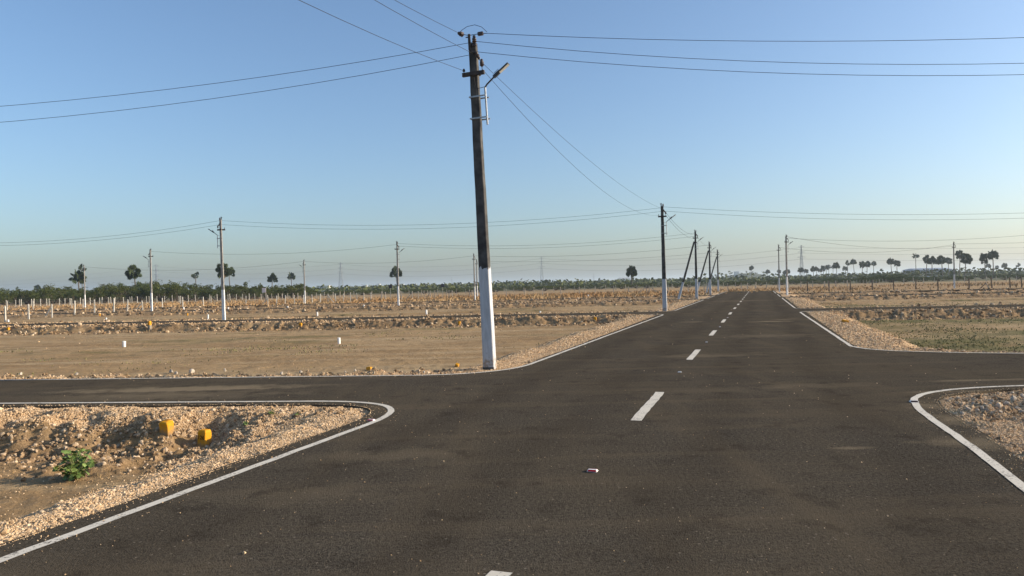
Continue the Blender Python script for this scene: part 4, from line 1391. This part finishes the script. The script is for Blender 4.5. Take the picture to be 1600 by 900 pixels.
# ------------------------------------------------------------------ survey stones, pipes, studs, rocks
m_yel = mat('yellow_paint', (.62, .30, .012), .75, .25)
t = NT(m_yel)
v = t.coord('Object')
q = t.noise(v, 22, 5, .65)
t.base(t.mix(t.ramp(q, .56, .66), t.mix(t.noise(v, 6, 3), (.56, .235, .006), (.70, .335, .012)), (.30, .20, .09)))
sz_ = t.n('ShaderNodeSeparateXYZ'); t.l(v, sz_.inputs[0])
md_ = t.ramp(t.math('ADD', sz_.outputs[2], t.ramp(q, .3, .7, -.09, .09)), -.01, .07, .85, 0)
col_ = [l_.from_socket for l_ in t.t.links if l_.to_socket == t.b.inputs['Base Color']][0]
t.base(t.mix(md_, col_, (.27, .18, .095)))
t.bump(t.noise(v, 40, 4), .5, .006)
m_num = mat('number_paint', (.09, .02, .012), .8, .1)
m_stone_bare = mottled('bare_stone', (.30, .26, .2), (.22, .18, .14), 8, .9, .1)
def text_mesh(body, size):
    cu = bpy.data.curves.new('number', 'FONT')
    cu.body = body
    cu.size = size
    cu.align_x = 'CENTER'; cu.align_y = 'CENTER'
    cu.extrude = .0008
    cu.offset = .0012
    o = bpy.data.objects.new('tmp_text', cu)
    COL.objects.link(o)
    dg = bpy.context.evaluated_depsgraph_get()
    me = bpy.data.meshes.new_from_object(o.evaluated_get(dg))
    bpy.data.objects.remove(o)
    me.materials.clear(); me.materials.append(m_num)
    me.name = 'number'
    return me
def survey_stone(px, py, w_, d_, h_, label, yaw=ROADYAW, tilt=(0, 0), num=None, bare=0.0, chamf=(.4, .25), top_num=None, seed=1):
    x, y, z = G(px, py)
    root = empty('survey_stone', (x, y, z), yaw)
    root.rotation_euler = (tilt[0], tilt[1], yaw)
    r_ = random.Random(seed)
    bm = bmesh.new()
    vs_ = []
    tw, td = 1 - chamf[0] * .5, 1 - chamf[1] * .5
    levels = [(-.12, 1.0, 1.0), (h_ * .55, .98, .98), (h_ * .86, .95, .95), (h_, tw * .93, td * .93)]
    for (zz_, kx, ky) in levels:
        for sx, sy in ((-1, -1), (1, -1), (1, 1), (-1, 1)):
            vs_.append(bm.verts.new((sx * w_ / 2 * kx + r_.uniform(-.004, .004), sy * d_ / 2 * ky + r_.uniform(-.004, .004), zz_ + (r_.uniform(-.008, .008) if zz_ > 0 else 0))))
    for i in range(3):
        for k in range(4):
            k2 = (k + 1) % 4
            bm.faces.new((vs_[i * 4 + k], vs_[i * 4 + k2], vs_[i * 4 + 4 + k2], vs_[i * 4 + 4 + k]))
    bm.faces.new(vs_[12:16]); bm.faces.new(vs_[3::-1])
    bmesh.ops.bevel(bm, geom=[e for e in bm.edges], offset=.006, segments=1, affect='EDGES')
    me_ = bpy.data.meshes.new('block'); bm.to_mesh(me_); bm.free()
    me_.materials.append(m_yel)
    link('block', me_, root)
    if bare:
        MB().box((0, 0, bare / 2 - .06), (w_ + .006, d_ + .006, bare + .12)).build('bare_foot', m_stone_bare, root, .006)
    if num:
        o = link('number', text_mesh(num, h_ * .36), root)
        o.location = (-.004, -d_ / 2 - .001, h_ * .52)
        o.rotation_euler = (R(90), 0, 0)
    if top_num:
        o = link('number', text_mesh(top_num, w_ * .38), root)
        o.location = (0, 0, h_ + .007)
    tag(root, label, 'survey stone', 'yellow painted survey stones')
survey_stone(319, 695, .14, .13, .21, 'bright yellow survey stone with a dark painted number, nearest to the camera', num='126', seed=2, tilt=(R(-2), R(3)))
survey_stone(261, 673, .15, .13, .15, 'yellow survey stone half buried in the pit, second nearest', tilt=(R(10), R(6)), top_num='11', chamf=(.9, .4), seed=3)
survey_stone(577, 579, .14, .11, .10, 'low yellow survey stone on the stone strip left of the nearest pole', seed=4)
survey_stone(714, 573, .10, .1, .09, 'tiny yellow survey stone lying close to the nearest pole', tilt=(R(25), R(20)), seed=5)
survey_stone(13, 517, .15, .13, .17, 'yellow survey stone in the bank at the left edge', seed=6)
survey_stone(234, 513.5, .15, .15, .44, 'tallest yellow survey stone, grey at its foot, in the left bank', bare=.2, seed=7)
survey_stone(156, 494, .10, .10, .24, 'thin yellow survey stone in the second bank at left', seed=8)
survey_stone(293, 493.5, .10, .10, .24, 'thin yellow survey stone left of the tall left field pole', seed=9)
survey_stone(469.5, 509, .15, .13, .16, 'orange yellow survey stone in the bank left of the middle', tilt=(R(8), R(12)), seed=10)
survey_stone(717, 508, .12, .10, .2, 'pale orange survey stone in the bank just left of the nearest pole', tilt=(0, R(12)), seed=11)
survey_stone(930, 501, .14, .12, .2, 'yellow survey stone in the bank right of the nearest pole', seed=12)
survey_stone(1320, 504.5, .26, .16, .12, 'yellow survey stone lying on the gravel slope right of the road', tilt=(R(4), R(14)), seed=13)

m_pvc = mottled('white_plastic', (.78, .78, .76), (.70, .69, .66), 6, .5, .4)
m_soil = mottled('dug_soil', (.19, .13, .08), (.26, .18, .11), 8, .95, .05, 4, .6, .03)
def pipe_stub(px, py, hpx, wpx, label):
    x, y, z = G(px, py)
    Y = y
    hh, rr_ = hpx * Y / F, wpx * Y / F / 2
    root = empty('pipe_stub', (x, y, z))
    mb = MB()
    n = 12
    prof = [(rr_, -.15), (rr_, hh), (rr_ * .82, hh), (rr_ * .82, hh - .12)]
    mb.lathe((0, 0, 0), prof, n)
    root.rotation_euler = (R(rnd.uniform(-3, 3)), R(rnd.uniform(-4, 4)), 0)
    mb.build('pipe', m_pvc, root)
    tag(root, label, 'pipe', 'white pipe stubs in the plots')
pipe_stub(194, 542, 9, 5, 'white pipe stub in the bare field at left, standing alone')
pipe_stub(530, 537, 9.5, 4.5, 'white pipe stub in the bare field left of the nearest pole')
pipe_stub(666.5, 491, 7, 2.8, 'white pipe stub on the far plot just left of the nearest pole')
pipe_stub(325, 498.5, 6, 2.4, 'white pipe stub just left of the foot of the tall left pole')
pipe_stub(496, 494.5, 6, 2.4, 'white pipe stub on the plot below the thin pole')
pipe_stub(13, 503, 3.6, 2.6, 'short white pipe stub at the left edge')
pipe_stub(166, 500, 3.6, 2.2, 'short white pipe stub right of a thin yellow stone')
pipe_stub(287, 484.2, 4, 2.4, 'short white pipe stub right of the pole at the white fence')
pipe_stub(357, 483.3, 3, 2.2, 'short white pipe stub right of the tall left pole')
pipe_stub(449.5, 481.5, 3, 2.6, 'short white pipe stub left of the thin pole base')
pipe_stub(568.5, 479, 2.6, 2.4, 'short white pipe stub left of the pole before the round palm')
pipe_stub(919, 463.3, 2.8, 2.2, 'bright short pipe stub in the far middle field')
pipe_stub(844, 488.5, 2.6, 2.8, 'squat white pipe stub by the side street right of the nearest pole')

m_stud = mat('stud_plastic', (.74, .71, .66), .5, .4)
m_red = mat('red_reflector', (.45, .008, .012), .25, .6)
m_dark = mat('dark_reflector', (.07, .035, .028), .85, .1)
def stud(px, py, label, red=True, s=None, mr=None):
    s = s or (.86 if red else .65)
    x, y = P(px, py)
    root = empty('road_stud', (x, y, .004), ROADYAW)
    a, b, c_, d_, h_ = .058 * s, .045 * s, .047 * s, .018 * s, .022 * s
    MB().add([(-a, -b, 0), (a, -b, 0), (a, b, 0), (-a, b, 0), (-c_, -d_, h_), (c_, -d_, h_), (c_, d_, h_), (-c_, d_, h_)],
             [(0, 1, 5, 4), (1, 2, 6, 5), (2, 3, 7, 6), (3, 0, 4, 7), (4, 5, 6, 7), (3, 2, 1, 0)]).build('body', m_stud, root, .003)
    nrm = Vector((0, -h_, b - d_)).normalized()
    for s_ in (-1, 1):
        y0, y1, z0, z1 = (b, d_, 0, h_)
        f0, f1 = .18, .86
        pts = []
        for q, sx in ((f0, -1), (f0, 1), (f1, 1), (f1, -1)):
            yy = (y0 + (y1 - y0) * q) * s_
            zz_ = z0 + (z1 - z0) * q
            pts.append((sx * (a + (c_ - a) * q) * .82, yy + s_ * .0035, zz_ + .0035))
        pts2 = [(p_[0], p_[1] - s_ * .003, p_[2] - .003) for p_ in pts]
        MB().add(pts + pts2, [(0, 1, 2, 3), (7, 6, 5, 4), (0, 4, 5, 1), (1, 5, 6, 2), (2, 6, 7, 3), (3, 7, 4, 0)]).build('reflector', mr or (m_red if red else m_stud), root)
    tag(root, label, 'road stud', 'reflective road studs')
stud(926, 737, 'red and white road stud lying in the middle of the near lane gap')
stud(1062, 582, 'small white road stud between the second and third centre dashes', False)
stud(1104, 535, 'white road stud between the third and fourth centre dashes', False)
stud(1125, 511, 'white road stud beyond the fourth centre dash', False)
stud(1137, 496.5, 'farthest visible white road stud on the centre line', False)
stud(580, 657.5, 'red road stud on the left edge line at the near corner')
stud(1428, 628.5, 'dark road stud on the curved right edge line', True, 1.0, m_dark)

m_rock = mottled('pale_rock', (.46, .36, .25), (.30, .22, .14), 9, .95, .1, 5, .7, .02, .15)
m_rock2 = mottled('grey_white_rock', (.56, .49, .40), (.36, .31, .25), 9, .95, .1, 5, .7, .02, .2)
def rock_mesh(seed):
    g = random.Random(seed)
    bm = bmesh.new()
    bmesh.ops.create_icosphere(bm, subdivisions=2, radius=.5)
    planes = [(Vector((g.gauss(0, 1), g.gauss(0, 1), g.gauss(0, 1))).normalized(), g.uniform(.24, .42)) for _ in range(9)]
    for v_ in bm.verts:
        for nrm, dd_ in planes:
            e_ = v_.co.dot(nrm) - dd_
            if e_ > 0: v_.co -= nrm * e_
        v_.co += v_.co.normalized() * g.uniform(-.012, .012)
    me_ = bpy.data.meshes.new('rock'); bm.to_mesh(me_); bm.free()
    me_.materials.append(m_rock)
    return me_
ROCKS = [rock_mesh(300 + i) for i in range(6)]
PALE = {}
def rock(px, py, wpx, label, group, k, pale=False):
    x, y, z = G(px, py)
    s = wpx * y / F * 1.15
    me_ = ROCKS[k % 6]
    if pale:
        if k % 6 not in PALE:
            PALE[k % 6] = me_.copy(); PALE[k % 6].materials[0] = m_rock2
        me_ = PALE[k % 6]; wpx *= 1.25
    o = link('rock', me_)
    o.location = (x, y, z + s * .22)
    o.rotation_euler = (rnd.uniform(0, 6), rnd.uniform(0, 6), rnd.uniform(0, 6))
    o.scale = (s, s * rnd.uniform(.7, 1), s * rnd.uniform(.6, .85))
    tag(o, label, 'rock', group)
GR = 'rocks of the rubble heap in the right corner'
for k, (px, py, wd) in enumerate(sorted(((1495, 632, 7), (1513, 642, 9), (1527, 644, 8), (1535, 641, 8), (1543, 643, 8), (1560, 638, 10), (1572, 634, 13), (1584, 628, 12), (1590, 641, 9), (1597, 646, 10), (1504, 648, 7), (1582, 616, 7), (1550, 630, 8), (1598, 622, 9), (1563, 646, 8), (1521, 633, 7), (1608, 634, 12), (1620, 640, 11), (1571, 724, 7), (1590, 718, 8), (1598, 728, 7)))):
    rock(px, py, wd, 'pale broken rock in the right corner rubble heap, ' + ORD[k] + ' from the left', GR, k, True)
rock(1527, 671, 7, 'single dark rock apart from the heap, on the sandy right corner', 'single rocks', 3)
GL = 'rocks on the bank of the near left plot'
for k, (px, py, wd) in enumerate(sorted(((147, 657, 11), (160, 655, 8), (133, 672, 10), (100, 655, 9), (72, 637, 7), (128, 638, 7), (48, 660, 9), (16, 686, 10), (3, 682, 10), (70, 672, 8), (181, 652, 9), (262, 676, 10), (273, 680, 8), (248, 672, 9), (205, 668, 8), (22, 643, 8)))):
    rock(px, py, wd, 'tan rock on the near left bank, ' + ORD[k] + ' from the left', GL, k)
rock(827, 567, 6, 'dark rock on the gravel right of the nearest pole foot', 'single rocks', 1)
for k, (px, py, wd) in enumerate(sorted(((268, 583, 9), (300, 583, 9), (352, 580, 6), (32, 586, 6), (275, 585, 7), (655, 584, 5), (662, 583, 5), (555, 580, 5), (540, 583, 5), (470, 583, 6), (440, 585, 6), (120, 586, 6)))):
    rock(px, py, wd, 'pale stone on the far edge of the near side street, ' + ORD[k] + ' from the left', 'stones along the side street edge', k, True)

# ------------------------------------------------------------------ weeds with leaves
m_leaf = mat('weed_leaf', (.10, .15, .04), .6, .3)
t = NT(m_leaf)
oi = t.n('ShaderNodeObjectInfo')
t.base(t.mix(oi.outputs['Random'], (.085, .14, .030), (.20, .27, .075)))
m_stem = mat('weed_stem', (.16, .17, .07), .7, .2)
def leaf_mesh(seed, s=.09):
    g = random.Random(seed)
    outline = []
    for k in range(15):
        a = -math.pi * .86 + 2 * math.pi * .86 * k / 14
        lobes = .62 + .38 * abs(math.cos(a * 2.4))
        outline.append((math.cos(a) * s * .5 * lobes + s * .42, math.sin(a) * s * .52 * lobes))
    vs_ = [(0, 0, 0), (s * .45, 0, -.006)] + [(x_, y_, .1 * abs(y_) - .35 * x_ * x_ / s + g.uniform(-.003, .003)) for x_, y_ in outline]
    fs = [(1, i, i + 1) for i in range(2, 16)] + [(1, 0, 2), (1, 16, 0)]
    return MB().add(vs_, fs).mesh('leaf', m_leaf)
LEAVES = [leaf_mesh(s_) for s_ in (1, 2, 3, 4)]
def weed(px, py, wpx, hpx, nst, nlf, label, seed, name='leafy_weed', leafs=1.0):
    g = random.Random(seed)
    x, y, z = G(px, py)
    k = y / F
    root = empty(name, (x, y, z))
    RW, HH = wpx * k / 2, hpx * k
    st = MB()
    for i in range(nst):
        a = 2 * math.pi * i / nst + g.uniform(-.4, .4)
        sp_ = RW * (g.uniform(.75, 1.0) if i % 2 else g.uniform(.35, .85))
        hh = HH * (g.uniform(.30, .60) if i % 2 else g.uniform(.65, .97)) if i else HH
        if i == 0: sp_ *= .15
        pts = [Vector((0, 0, -.02)), Vector((math.cos(a) * sp_ * .35, math.sin(a) * sp_ * .35, hh * .4)), Vector((math.cos(a) * sp_ * .75, math.sin(a) * sp_ * .75, hh * .8)), Vector((math.cos(a) * sp_, math.sin(a) * sp_, hh))]
        st.tube(pts, [.009, .007, .005, .003], 5)
        for j in range(nlf):
            q = .22 + .78 * (j + g.random() * .6) / nlf
            seg = min(2, int(q * 3))
            p_ = pts[seg].lerp(pts[seg + 1], q * 3 - seg) if q < 1 else pts[-1]
            o = link('leaf', LEAVES[g.randrange(4)], root)
            la = g.uniform(0, 6.28)
            o.location = p_ + Vector((math.cos(la), math.sin(la), .1)) * .012
            o.rotation_euler = (g.uniform(-.6, .6), g.uniform(-.9, .55), la)
            s_ = g.uniform(.75, 1.25) * leafs
            o.scale = (s_, s_, s_)
    st.build('stem', m_stem, root)
    tag(root, label, 'weed')
weed(120, 750, 66, 50, 17, 11, 'leafy green weed growing at the foot of the near left gravel shoulder', 4, leafs=.72)
weed(424, 648, 13, 6, 5, 4, 'dark small weed on the gravel of the near corner, left of two', 5, 'small_weed', .45)
weed(464, 650, 9, 5, 4, 4, 'tiny pale weed on the gravel of the near corner, right of two', 6, 'small_weed', .4)
weed(384, 664, 10, 5, 4, 4, 'small olive weed at the right end of the shaded pit', 7, 'small_weed', .45)

# ------------------------------------------------------------------ haze
if HAZE:
    zt, zb = 62.0, -2.2
    hz = MB().box((0, 1300, (zt + zb) / 2), (20500, 20500, zt - zb)).mesh('haze')
    mh = bpy.data.materials.new('haze_air')
    mh.use_nodes = True
    tt = mh.node_tree
    for n_ in list(tt.nodes):
        if n_.type == 'BSDF_PRINCIPLED': tt.nodes.remove(n_)
    pv = tt.nodes.new('ShaderNodeVolumePrincipled')
    pv.inputs['Color'].default_value = (.80, .92, 1, 1)
    pv.inputs['Density'].default_value = HAZE
    pv.inputs['Anisotropy'].default_value = .3
    out = [n_ for n_ in tt.nodes if n_.type == 'OUTPUT_MATERIAL'][0]
    tt.links.new(pv.outputs[0], out.inputs['Volume'])
    hz.materials.append(mh)
    tag(link('haze', hz), 'thin pale haze over the plain', kind='stuff')
print('gravel', N_GRAVEL, 'rubble', N_RUBBLE, 'objects', len(bpy.data.objects))
